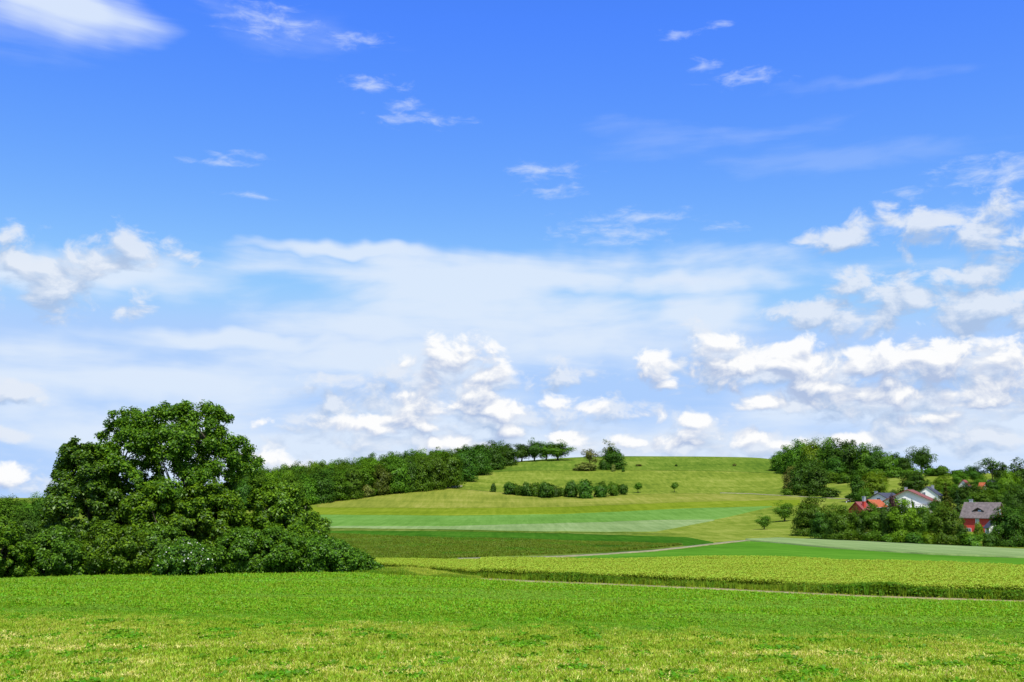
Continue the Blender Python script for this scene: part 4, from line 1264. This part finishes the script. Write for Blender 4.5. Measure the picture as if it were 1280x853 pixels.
def house(name, label, px, r, rz, L, Wd, he, hr, wall, roof, over=0.5, dz=0.0, chimney=None, wins=(), cat='house', door=None, group='houses of the village'):
    x, y, z = at(px, r)
    t = thing(name, label, cat, (x, y, z + dz), R(rz), (1, 1, 1), group)
    mb = MB()
    mb.prism([(-Wd / 2, -1.0), (Wd / 2, -1.0), (Wd / 2, he - 0.02), (0, hr - 0.02), (-Wd / 2, he - 0.02)], -L / 2, L / 2)
    link('wall', mb.mesh('wall', M[wall]), t)
    for s_ in (-1, 1):
        rf = link('roof', slab_roof(L, Wd, he, hr, over, 0.16, s_).mesh('roof', M[roof]), t)
        if s_ == 1:
            ch_parent = rf
            gm = MB()
            sl = (hr - he) / (Wd / 2)
            gm.tube([(Wd / 2 + over + 0.06, -L / 2 - over, he - over * sl + 0.06), (Wd / 2 + over + 0.06, L / 2 + over, he - over * sl + 0.06)], [0.07, 0.07], 6)
            link('gutter', gm.mesh('gutter', M['grey_metal']), rf)
    if chimney:
        cy, cx, ch, mt = chimney
        cm = MB()
        cm.box(cx - 0.35, cx + 0.35, cy - 0.35, cy + 0.35, hr - 1.6, hr + ch); cm.box(cx - 0.42, cx + 0.42, cy - 0.42, cy + 0.42, hr + ch + 0.001, hr + ch + 0.12)
        link('chimney', cm.mesh('chimney', M[mt]), ch_parent)
    for wdef in wins:
        window(t, *wdef[:5], Wd, L, *wdef[5:])
    if door:
        face, u = door
        dm = MB()
        if face == 'f':
            dm.box(u - 0.5, u + 0.5, -L / 2 - 0.06, -L / 2, 0, 2.1)
        else:
            dm.box(Wd / 2, Wd / 2 + 0.06, u - 0.5, u + 0.5, 0, 2.1)
        link('door', dm.mesh('door', M['dark_wood']), t)
    return t


def fit_dz(px, r, row, hz):
    """lift needed for a point hz above the house base to show at that row"""
    a, s = ray(px, row)
    return s * r - (at(px, r)[2] + hz)


def house_at(name, label, px, r, ridge_row, hr, *args, **kw):
    return house(name, label, px, r, *args[:3], args[3], hr, *args[4:], dz=fit_dz(px, r, ridge_row, hr), **kw)


# name, label, px, r, ridge row, ridge height, (rz, L, W, eave), wall, roof
house_at('red_roofed_house', 'house with faded red roof at the left end of the village', 1076, 285, 628.0, 6.2, -62, 3.0, 5.6, 3.9, 'red_wall', 'roof_red', over=0.4, chimney=(-0.4, 1.6, 0.1, 'red_wall'),
         wins=[('f', -1.5, 1.0, 1.2, 1.3), ('f', 1.5, 1.0, 1.2, 1.3), ('r', 0, 1.0, 1.2, 1.2)])
house_at('orange_roofed_house', 'house with bright orange roof and dark wooden gable', 1093, 292, 625.3, 6.6, -62, 3.8, 5.0, 4.9, 'dark_wood', 'roof_orange', over=0.5, chimney=(-2.6, -1.0, 0.9, 'grey_metal'),
         wins=[('f', -1.3, 1.2, 1.1, 1.2), ('f', 1.3, 1.2, 1.1, 1.2), ('r', 0, 1.4, 1.4, 1.2)])
house_at('blue_roofed_house', 'white house with low blue black roof, left of the widest white gable', 1108, 318, 616.8, 6.0, -48, 8.5, 9.0, 3.6, 'white_wall', 'roof_black', over=0.5, chimney=(-2.5, -1.6, 0.5, 'grey_metal'),
         wins=[('f', -2.0, 1.2, 1.2, 1.2), ('f', 2.0, 1.2, 1.2, 1.2), ('f', 0, 3.6, 0.9, 1.0), ('r', -2, 1.2, 1.3, 1.2), ('r', 2, 1.2, 1.3, 1.2)])
hb = house_at('brown_roofed_house', 'white house with wide brown red roof, largest white gable in the village', 1139, 310, 612.8, 6.5, -31, 8.5, 13.0, 3.4, 'white_wall', 'roof_brown', over=0.8,
              wins=[('f', 3.2, 0.6, 2.2, 1.3), ('f', -1.0, 3.3, 1.0, 0.9), ('f', -3.6, 0.8, 1.4, 1.2), ('r', -1.8, 0.8, 1.4, 1.3), ('r', 2.0, 0.8, 1.4, 1.3)], chimney=(1.0, -1.2, 0.7, 'grey_metal'))
bm = MB()   # balcony along the gable
bm.box(0.2, 6.2, -8.5 / 2 - 1.3, -8.5 / 2 - 0.002, 1.62, 1.80)
bl = link('balcony', bm.mesh('balcony', M['white_wall']), hb)
rm = MB(); rm.box(0.2, 6.2, -8.5 / 2 - 1.32, -8.5 / 2 - 1.26, 2.55, 2.65)
for q in np.arange(0.3, 6.2, 0.45):
    rm.box(q, q + 0.05, -8.5 / 2 - 1.315, -8.5 / 2 - 1.265, 1.80, 2.55)
link('railing', rm.mesh('railing', M['dark_wood']), bl)
house_at('black_roofed_house', 'white gabled house with black roof, uphill of the brown roofed one', 1163, 350, 609.0, 6.6, -34, 7.0, 6.6, 4.0, 'white_wall', 'roof_black', over=0.35, chimney=(1.8, 0.8, 0.5, 'grey_metal'),
         wins=[('f', -0.9, 3.2, 0.9, 1.7), ('f', 1.6, 1.0, 1.1, 1.2), ('r', 0, 1.2, 1.2, 1.2)])
house_at('far_orange_roofed_house', 'small house with vivid orange roof among trees above the barn', 1230.5, 370, 603.8, 5.2, 40, 1.4, 3.6, 3.4, 'white_wall', 'roof_orange', over=0.35,
         wins=[('f', 0, 1.4, 1.0, 1.1), ('l', 0, 1.4, 0.9, 1.1)])
house_at('pink_roofed_house', 'small house with dull pinkish roof left of the far orange roof', 1208, 385, 600.6, 4.8, -50, 2.0, 3.6, 3.0, 'white_wall', 'roof_red', over=0.3, wins=[('f', 0, 1.2, 1.0, 1.0), ('r', 0, 1.2, 1.0, 1.0)])
house_at('grey_roofed_house', 'small grey roof peeping out right of the far orange roof', 1242, 380, 600.6, 4.8, 55, 1.8, 2.6, 3.2, 'dark_wood', 'roof_black', over=0.3, wins=[('f', 0, 1.2, 1.0, 1.0), ('l', 0, 1.2, 1.0, 1.0)])
barn = house_at('red_barn', 'red walled barn with weathered grey roof and a dormer', 1229, 272, 628.8, 7.9, 46, 7.6, 7.0, 4.7, 'red_wall', 'roof_grey', over=0.55, chimney=(2.8, 0.3, 0.7, 'grey_metal'), cat='barn',
                wins=[('l', 0.3, 3.0, 0.7, 1.6, 'sky_glass'), ('l', 2.4, 0.6, 0.9, 1.2), ('l', -2.2, 0.7, 1.0, 1.2), ('f', 0, 5.0, 1.2, 1.4, 'sky_glass'), ('f', -2.0, 1.2, 1.1, 1.3), ('f', 2.0, 1.2, 1.1, 1.3)])
# dormer on the slope towards the camera (local -x)
dm = MB()
dm.prism([(-0.85, 6.02), (0.85, 6.02), (0.85, 6.75), (0, 7.25), (-0.85, 6.75)], 0, 2.4)
dme = dm.mesh('dormer', M['dark_wood'])
dor = link('dormer', dme, barn, (-2.35, 0.3, -0.55), (0, 0, -PI / 2))
dr = MB()
for s_ in (-1, 1):
    dr.add([(0, -0.35, 7.28), (s_ * 1.35, -0.35, 6.50), (s_ * 1.35, 2.6, 6.50), (0, 2.6, 7.28), (0, -0.35, 7.42), (s_ * 1.35, -0.35, 6.64), (s_ * 1.35, 2.6, 6.64), (0, 2.6, 7.42)],
           [(0, 1, 2, 3), (4, 7, 6, 5), (0, 4, 5, 1), (1, 5, 6, 2), (2, 6, 7, 3), (3, 7, 4, 0)])
link('dormer_roof', dr.mesh('dormer_roof', M['roof_grey']), dor)
dp = MB(); dp.box(-0.1, 0.65, -0.06, -0.004, 6.12, 6.75)
link('pane', dp.mesh('pane', M['sky_glass']), dor)
house_at('white_annex', 'little white gable with dark roof before the red barn', 1240, 262, 651.5, 4.4, -8, 3.0, 2.8, 3.0, 'white_wall', 'roof_black', over=0.35, wins=[('f', 0, 1.2, 0.6, 1.0)], door=('r', 0))
house_at('red_shed', 'small red shed half hidden behind the left village trees', 1053, 246, 655, 3.0, -20, 2.4, 2.2, 2.3, 'red_wall', 'roof_red', over=0.2, door=('f', 0), cat='shed')
house_at('garden_hut', 'tiny pale hut at the end of the thin hill path', 1062, 372, 624.6, 2.6, -30, 1.8, 1.8, 2.0, 'white_wall', 'roof_brown', over=0.15, door=('f', 0), cat='hut')


# a white car parked under the trees
def car(label, px, row, rz):
    x, y, z, r = spot(px, row)
    t = thing('parked_car', label, 'car', (x, y, z), R(rz))
    paint = plain('white_paint', (0.74, 0.75, 0.76), (0.8, 0.8, 0.8), 2, 0.25, 0.5, 0)
    rubber = plain('rubber', (0.02, 0.02, 0.02), (0.035, 0.035, 0.035), 5, 0.9, 0.2, 0)
    b = MB()
    b.prism([(-2.1, 0.32), (2.1, 0.30), (2.15, 0.62), (2.0, 0.80), (1.15, 0.92), (0.5, 1.40), (-1.2, 1.45), (-1.95, 0.98), (-2.15, 0.80)], -0.85, 0.85)
    me = b.mesh('body', paint)
    bo = link('body', me, t)
    bv = bo.modifiers.new('bevel', 'BEVEL'); bv.width = 0.07; bv.segments = 2
    for sy in (-1, 1):
        wnd = MB(); y0, y1 = sorted((sy * 0.852, sy * 0.866))
        wnd.prism([(-1.55, 0.98), (0.95, 0.98), (0.42, 1.33), (-1.1, 1.36)], y0, y1)
        link('side_window', wnd.mesh('side_window', M['glass']), t)
        for sx_ in (-1.32, 1.32):
            w_ = MB(); w_.tube([(sx_, sy * 0.70, 0.32), (sx_, sy * 0.88, 0.32)], [0.32, 0.32], 16)
            wh = link('wheel', w_.mesh('wheel', rubber), t)
            rm_ = MB(); rm_.tube([(sx_, sy * 0.87, 0.32), (sx_, sy * 0.895, 0.32)], [0.2, 0.18], 12)
            link('rim', rm_.mesh('rim', M['grey_metal']), wh)
    return t


car('white car parked in the shade under the village trees', 1091, 674.5, -22)

# ------------------------------------------------------------------ grass and crops as scattered tufts
def blades(rng, n, h, w, spread, lean, ears=False):
    """a tuft of n tapering blades"""
    vs, fs = [], []
    for k in range(n):
        a = rng.random() * 6.28; d = spread * rng.random() ** 0.5; b = rng.random() * 6.28
        x, y = d * math.cos(a), d * math.sin(a)
        hh = h * rng.uniform(0.6, 1.1); l = lean * rng.uniform(0.3, 1.2) * hh
        cx_, cy_ = math.cos(b), math.sin(b)
        px_, py_ = -cy_ * w / 2, cx_ * w / 2
        i = len(vs)
        vs += [(x - px_, y - py_, -0.02), (x + px_, y + py_, -0.02), (x + cx_ * l * 0.4 + px_ * 0.8, y + cy_ * l * 0.4 + py_ * 0.8, hh * 0.6),
               (x + cx_ * l * 0.4 - px_ * 0.8, y + cy_ * l * 0.4 - py_ * 0.8, hh * 0.6), (x + cx_ * l, y + cy_ * l, hh)]
        fs += [(i, i + 1, i + 2, i + 3), (i + 3, i + 2, i + 4)]
    return vs, fs


def tuft(name, seed, mat, **kw):
    rng_ = np.random.default_rng(seed)
    vs, fs = blades(rng_, **kw)
    me = bpy.data.meshes.new(name); me.from_pydata(vs, [], fs); me.materials.append(mat)
    return bpy.data.objects.new(name, me)


def leafy(name, seed, mat, n, h, size, spread):
    """a low clump of broad leaves (clover, weeds)"""
    rng_ = np.random.default_rng(seed)
    p = np.stack([rng_.normal(size=n) * spread, rng_.normal(size=n) * spread, rng_.uniform(0.3, 1.0, n) * h], 1)
    v = leaf_quads(p, np.tile([0, 0, 1.0], (n, 1)) + rng_.normal(size=(n, 3)) * 0.5, size, rng_, 0.75)
    return bpy.data.objects.new(name, mesh_np(name, v, quads(n), mat))


def ears(name, seed, mat_stem, mat_ear, n, h, spread):
    rng_ = np.random.default_rng(seed)
    vs, fs = blades(rng_, n, h * 0.86, 0.03, spread, 0.16)
    nf = len(fs)
    for k in range(n):
        a = rng_.random() * 6.28; d = spread * rng_.random() ** 0.5
        x, y, z = d * math.cos(a), d * math.sin(a), h * rng_.uniform(0.78, 1.0)
        b = rng_.random() * 6.28; L = 0.16
        cx_, cy_ = math.cos(b), math.sin(b); i = len(vs)
        vs += [(x, y, z - 0.05), (x + cx_ * L * 0.5 - cy_ * 0.03, y + cy_ * L * 0.5 + cx_ * 0.03, z + 0.03), (x + cx_ * L, y + cy_ * L, z - 0.02), (x + cx_ * L * 0.5 + cy_ * 0.03, y + cy_ * L * 0.5 - cx_ * 0.03, z + 0.0)]
        fs.append((i, i + 1, i + 2, i + 3))
    me = bpy.data.meshes.new(name); me.from_pydata(vs, [], fs)
    me.materials.append(mat_stem); me.materials.append(mat_ear)
    for p in me.polygons[nf:]:
        p.material_index = 1
    return bpy.data.objects.new(name, me)


def scatter(name, pts, rot, scale, idx, protos, label=None):
    """one object: instances of the tufts on a cloud of points"""
    me = bpy.data.meshes.new(name)
    me.vertices.add(len(pts))
    me.vertices.foreach_set('co', np.asarray(pts, np.float32).ravel())
    for nm, arr, ty in (('turn', rot, 'FLOAT'), ('size', scale, 'FLOAT'), ('pick', idx, 'INT')):
        at_ = me.attributes.new(nm, ty, 'POINT')
        at_.data.foreach_set('value', np.asarray(arr, np.float32 if ty == 'FLOAT' else np.int32))
    me.update()
    o = link(name, me)
    o['kind'] = 'stuff'
    if label:
        o['label'] = label
    ng = bpy.data.node_groups.new(name + '_scatter', 'GeometryNodeTree')
    ng.interface.new_socket('Geometry', in_out='INPUT', socket_type='NodeSocketGeometry')
    ng.interface.new_socket('Geometry', in_out='OUTPUT', socket_type='NodeSocketGeometry')
    nd = ng.nodes
    gi, go = nd.new('NodeGroupInput'), nd.new('NodeGroupOutput')
    g2i = nd.new('GeometryNodeGeometryToInstance')
    for p in reversed(protos):
        oi = nd.new('GeometryNodeObjectInfo'); oi.inputs['Object'].default_value = p
        oi.inputs['As Instance'].default_value = True
        ng.links.new(oi.outputs['Geometry'], g2i.inputs[0])
    inst = nd.new('GeometryNodeInstanceOnPoints')
    inst.inputs['Pick Instance'].default_value = True

    def attr(nm, ty):
        a = nd.new('GeometryNodeInputNamedAttribute'); a.data_type = ty; a.inputs['Name'].default_value = nm
        return a.outputs['Attribute']
    cx_ = nd.new('ShaderNodeCombineXYZ')
    ng.links.new(attr('turn', 'FLOAT'), cx_.inputs[2])
    join = nd.new('GeometryNodeJoinGeometry')
    for p in reversed(protos):
        pass
    ng.links.new(gi.outputs[0], inst.inputs['Points'])
    # each Object Info joined as one instance, picked by index
    for l in list(ng.links):
        if l.to_node == g2i:
            ng.links.remove(l)
    nd.remove(g2i)
    infos = [n for n in nd if n.bl_idname == 'GeometryNodeObjectInfo']
    for n in infos:
        ng.links.new(n.outputs['Geometry'], join.inputs[0])
    ng.links.new(join.outputs[0], inst.inputs['Instance'])
    ng.links.new(attr('pick', 'INT'), inst.inputs['Instance Index'])
    ng.links.new(cx_.outputs[0], inst.inputs['Rotation'])
    ng.links.new(attr('size', 'FLOAT'), inst.inputs['Scale'])
    ng.links.new(inst.outputs[0], go.inputs[0])
    md = o.modifiers.new('scatter', 'NODES'); md.node_group = ng
    return o


def blade_mat(name, dark, mid, light, trans=0.4):
    return foliage(name, dark, mid, light, trans, 0.03, 0.02, 0.22, (1.7, 1.45, 0.8))


M['blade'] = blade_mat('grass_blade', (0.090, 0.185, 0.010), (0.145, 0.265, 0.018), (0.225, 0.350, 0.040))
M['blade_yellow'] = blade_mat('grass_blade_yellow', (0.160, 0.250, 0.025), (0.235, 0.330, 0.050), (0.330, 0.410, 0.095))
M['straw'] = blade_mat('straw_blade', (0.290, 0.340, 0.150), (0.410, 0.440, 0.240), (0.520, 0.530, 0.340), 0.25)
M['clover_leaf'] = blade_mat('clover_leaf', (0.055, 0.170, 0.008), (0.094, 0.250, 0.013), (0.150, 0.340, 0.026))
M['clover_pale'] = blade_mat('clover_leaf_pale', (0.080, 0.195, 0.022), (0.125, 0.270, 0.036), (0.180, 0.340, 0.060))
M['barley_stem'] = blade_mat('barley_stem', (0.080, 0.170, 0.012), (0.120, 0.220, 0.020), (0.165, 0.270, 0.034))
M['barley_ear'] = blade_mat('barley_ear', (0.145, 0.245, 0.028), (0.190, 0.300, 0.044), (0.250, 0.350, 0.080), 0.35)
M['weed'] = blade_mat('weed_leaf', (0.036, 0.105, 0.008), (0.068, 0.165, 0.014), (0.115, 0.230, 0.026))
M['rough_blade'] = blade_mat('rough_blade', (0.045, 0.098, 0.008), (0.078, 0.140, 0.013), (0.120, 0.185, 0.026))

GR = np.random.default_rng(77)


def scatter_polar(n, r0, r1, amax=0.60, power=0.0):
    a = GR.uniform(-amax, amax, n)
    r = r0 + (r1 - r0) * GR.random(n) ** (1 + power)
    return a, r


def edge_r(rows_fn):
    """distance as a function of azimuth for a row curve of the photograph"""
    pp = np.arange(-240, 1541, 20.0)
    ah = [hit(p, rows_fn(p)) for p in pp]
    A_ = np.array([q[0] for q in ah]); R_ = np.array([q[1] for q in ah])
    return lambda a: np.interp(a, A_, R_)


r_mown = edge_r(lambda p: float(np.interp(p, XN, [766, 772, 789, 806, 813])))
r_path_near = edge_r(lambda p: edge_row(p))
r_barley_lo = edge_r(lambda p: float(np.interp(p, XB, B_LO)))

T_mown = [tuft('grass_tuft', 1, M['blade'], n=9, h=0.13, w=0.022, spread=0.10, lean=0.7), tuft('grass_tuft', 2, M['blade'], n=8, h=0.10, w=0.024, spread=0.11, lean=0.9),
          tuft('grass_tuft', 3, M['blade_yellow'], n=9, h=0.12, w=0.022, spread=0.10, lean=0.8), tuft('straw_tuft', 4, M['straw'], n=9, h=0.09, w=0.022, spread=0.13, lean=1.6),
          leafy('weed_clump', 5, M['clover_leaf'], 18, 0.10, 0.06, 0.08)]
a, r = scatter_polar(150000, 15, 48, 0.58, -0.1)
keep = r < r_mown(a) + 5.0 * (fbm(a * 40, r * 0.3, 3) - 0.4) + GR.normal(size=len(a)) * 1.0
a, r = a[keep], r[keep]
x, y = r * np.sin(a), r * np.cos(a)
v1 = fbm(x * 0.22, y * 0.55, 11, 4); v2 = fbm(x * 1.1, y * 1.8, 21, 2)
f = v1 * 0.7 + v2 * 0.3 + GR.normal(size=len(x)) * 0.17
fade = np.clip((r_mown(a) - r) / 8, 0, 1)
idx = np.where(f > 0.64 - 0.02 * fade + 0.1 * (1 - fade), 3, np.where(f > 0.53, 2, np.where(GR.random(len(x)) < 0.5, 0, 1)))
weed = (fbm(x * 2.2 + 40, y * 1.2, 31, 3) > 0.71) & (GR.random(len(x)) < 0.7)
idx = np.where(weed & (idx < 3), 4, idx)
scatter('grass', np.stack([x, y, zt(x, y) + 0.02], 1), GR.uniform(0, 6.28, len(x)), GR.uniform(0.75, 1.25, len(x)) * (0.85 + 0.3 * weed), idx, T_mown, 'mown grass with patches of straw in the foreground')

T_clo = [leafy('clover_clump', 11, M['clover_leaf'], 26, 0.14, 0.062, 0.11), leafy('clover_clump', 12, M['clover_leaf'], 24, 0.17, 0.066, 0.12), tuft('grass_tuft', 13, M['blade'], n=8, h=0.22, w=0.03, spread=0.11, lean=0.6),
         leafy('clover_clump', 14, M['clover_pale'], 24, 0.15, 0.06, 0.11)]
a, r = scatter_polar(190000, 24, 78, 0.58, 0.0)
rim = r - (r_mown(a) + 5.0 * (fbm(a * 40, r * 0.3, 3) - 0.4))
keep = (rim > GR.normal(size=len(a)) * 1.2 - 0.8) & (r < r_path_near(a) - 0.5)
a, r = a[keep], r[keep]
rim = np.clip((rim[keep] + 1) / 6, 0.45, 1) * np.clip((r_path_near(a) - r) / 4 + 0.35, 0.35, 1)
x, y = r * np.sin(a), r * np.cos(a)
pale = fbm(x * 0.09 + 9, y * 0.35, 41, 3) + GR.normal(size=len(x)) * 0.06 > 0.60
idx = np.where(pale, 3, np.where(GR.random(len(x)) < 0.30, 2, np.where(GR.random(len(x)) < 0.5, 0, 1)))
scatter('clover', np.stack([x, y, zt(x, y) + 0.03], 1), GR.uniform(0, 6.28, len(x)), rim * GR.uniform(0.7, 1.3, len(x)) * np.sqrt(r / 42), idx, T_clo, 'low bright green leafy crop')

T_bar = [ears('barley_clump', 21, M['barley_stem'], M['barley_ear'], 12, 0.60, 0.22), ears('barley_clump', 22, M['barley_stem'], M['barley_ear'], 11, 0.66, 0.24), ears('barley_clump', 23, M['barley_stem'], M['barley_ear'], 12, 0.56, 0.22)]
_bl = lambda a_: np.interp(a_, _baa, _br0)
_bu = lambda a_: np.interp(a_, _baa, _br1)
aa = GR.uniform(_baa[0], min(_baa[-1], 0.60), 95000)
rr = _bl(aa) + (_bu(aa) - _bl(aa)) * GR.random(len(aa)) ** 1.15
x, y = rr * np.sin(aa), rr * np.cos(aa)
sd = ((x * 20.5 + y * 31.5) / 37.58 - 3.0 + 0.25 * np.sin(x * 0.15)) % 15.0    # tramlines run along the path
kp = ~((sd < 0.45) | ((sd > 1.9) & (sd < 2.35))) & (vnoise(x * 0.35, y * 0.6, 53) > 0.06)
x, y = x[kp], y[kp]
low = (0.78 + 0.44 * fbm(x * 0.12, y * 0.3, 51, 3)) * np.where(np.arctan2(x, y) < -0.03, 0.8, 1.0)
scatter('barley', np.stack([x, y, zt(x, y)], 1), GR.uniform(0, 6.28, len(x)), low * GR.uniform(0.9, 1.1, len(x)), GR.integers(0, 3, len(x)), T_bar, 'standing ears of the ripening cereal')

# green weeds and grass on the edge of the cereal towards the path, and rough grass at the thicket's end
T_weed = [tuft('weed_tuft', 31, M['weed'], n=12, h=0.62, w=0.05, spread=0.20, lean=0.3), leafy('weed_clump', 32, M['weed'], 26, 0.62, 0.15, 0.16), tuft('weed_tuft', 33, M['barley_stem'], n=12, h=0.68, w=0.04, spread=0.2, lean=0.25),
          tuft('tall_grass_tuft', 34, M['blade_yellow'], n=12, h=0.6, w=0.035, spread=0.2, lean=0.35), tuft('tall_grass_tuft', 35, M['blade'], n=12, h=0.5, w=0.04, spread=0.2, lean=0.4)]
aa = GR.uniform(ray(425, 722)[0], 0.60, 12500)
rr = r_barley_lo(aa) + GR.normal(size=len(aa)) * 0.5 + 0.25
x, y = rr * np.sin(aa), rr * np.cos(aa)
k = fbm(x * 0.25, y * 0.25, 61, 3)
sc1 = (0.25 + 0.85 * k) * GR.uniform(0.75, 1.3, len(aa))
id1 = np.where(k + GR.normal(size=len(x)) * 0.12 > 0.5, GR.integers(0, 2, len(x)), np.where(GR.random(len(x)) < 0.7, 2, 4))
sc1 *= np.clip((aa - ray(540, 722)[0]) / 0.06, 0.25, 1)
p1 = np.stack([x, y, zt(x, y)], 1)
# verge left of the path's end, between the thicket and the cereal
n = 9500
px_ = GR.uniform(440, 600, n); rw = GR.uniform(0, 1, n)
P2 = []
for q, t in zip(px_, rw):
    lo = edge_row(q) - 0.6; up = float(np.interp(q, [440, 478, 520, 560, 600], [712, 711, 713, 716.5, 721]))
    P2.append(hit(q, lo + (up - lo) * t))
P2 = np.array(P2)
x, y = P2[:, 1] * np.sin(P2[:, 0]), P2[:, 1] * np.cos(P2[:, 0])
k = fbm(x * 0.2, y * 0.2, 71, 3)
id2 = np.where(k + GR.normal(size=n) * 0.08 > 0.55, 3, np.where(GR.random(n) < 0.55, 4, np.where(GR.random(n) < 0.5, 2, 0)))
p2 = np.stack([x, y, zt(x, y)], 1); sc2 = 0.22 + 1.0 * fbm(x * 0.35, y * 0.2, 73, 3) ** 1.5 * GR.uniform(0.7, 1.3, n) * np.clip((606 - px_) / 70, 0.3, 1)
# grass fringe at the foot of the bushes
n = 5200
q = GR.uniform(-200, 480, n)
A_, R_ = zip(*[hit(float(p), edge_row(float(p)) + 0.2) for p in np.arange(-200, 481, 10)])
a3 = np.interp(q, np.arange(-200, 481, 10), A_); r3 = np.interp(q, np.arange(-200, 481, 10), R_) + GR.normal(size=n) * 0.9
x, y = r3 * np.sin(a3), r3 * np.cos(a3)
p3 = np.stack([x, y, zt(x, y)], 1); id3 = np.where(GR.random(n) < 0.25, 1, 4); sc3 = 0.35 + 0.55 * fbm(x * 0.3, y * 0.3, 81, 3)
n = 1500
q = GR.uniform(556, 1540, n); side = np.where(GR.random(n) < 0.5, 1.0, -1.0)
pq = np.arange(550, 1545, 15.0)
ctr = np.array([hit(float(p), path_row(float(p)) + 0.2) for p in pq])
a4 = np.interp(q, pq, ctr[:, 0]); r4 = np.interp(q, pq, ctr[:, 1]) + side * np.abs(GR.normal(size=n) * 0.3 + 1.25)
x, y = r4 * np.sin(a4), r4 * np.cos(a4)
p4 = np.stack([x, y, zt(x, y) + 0.03], 1); id4 = np.where(GR.random(n) < 0.5, 3, 4); sc4 = GR.uniform(0.10, 0.26, n)
pp = np.concatenate([p1, p2, p3, p4])
scatter('field_edge_weeds', pp, GR.uniform(0, 6.28, len(pp)), np.concatenate([sc1, sc2, sc3, sc4]), np.concatenate([id1, id2, id3, id4]), T_weed, 'weeds and tall grass along the field edges')

# rough tussocks in the valley meadow
T_rgh = [tuft('tussock', 41, M['rough_blade'], n=16, h=0.34, w=0.07, spread=0.45, lean=0.5), tuft('tussock', 42, M['rough_blade'], n=14, h=0.26, w=0.08, spread=0.5, lean=0.7), leafy('weed_clump', 43, M['weed'], 18, 0.4, 0.18, 0.28)]
n = 26000
q = GR.uniform(360, 850, n); t = GR.random(n)
lt = np.linspace(360, 900, 55)
grid = np.array([[hit(float(p), float(np.interp(p, q_x, q_l)))[1] for p in lt] for q_x, q_l in (((330, 420, 560, 640, 700, 760, 820, 856), (699, 699, 699, 695.4, 693.4, 690.0, 685.2, 681.6)), ((330, 420, 560, 640, 700, 760, 820, 856), (668, 668, 673, 675.2, 677, 679, 680.5, 681.6)))])
al = np.array([ray(float(p), 690)[0] for p in lt])
a_ = np.interp(q, lt, al); rl = np.interp(q, lt, grid[0]); ru = np.interp(q, lt, grid[1])
r_ = rl + (ru - rl) * t
x, y = r_ * np.sin(a_), r_ * np.cos(a_)
k = fbm(x * 0.05, y * 0.09, 91, 3)
keep = GR.random(n) < 0.25 + 1.1 * np.clip(k - 0.35, 0, 1) * 2
x, y, k = x[keep], y[keep], k[keep]
id_ = np.where(fbm(x * 0.12 + 5, y * 0.12, 95, 2) + GR.normal(size=len(x)) * 0.05 > 0.72, 2, GR.integers(0, 2, len(x)))
scatter('meadow_tussocks', np.stack([x, y, zt(x, y) + 0.1], 1), GR.uniform(0, 6.28, len(x)), 0.5 + 0.9 * k, id_, T_rgh, 'rough grass tussocks in the valley meadow')
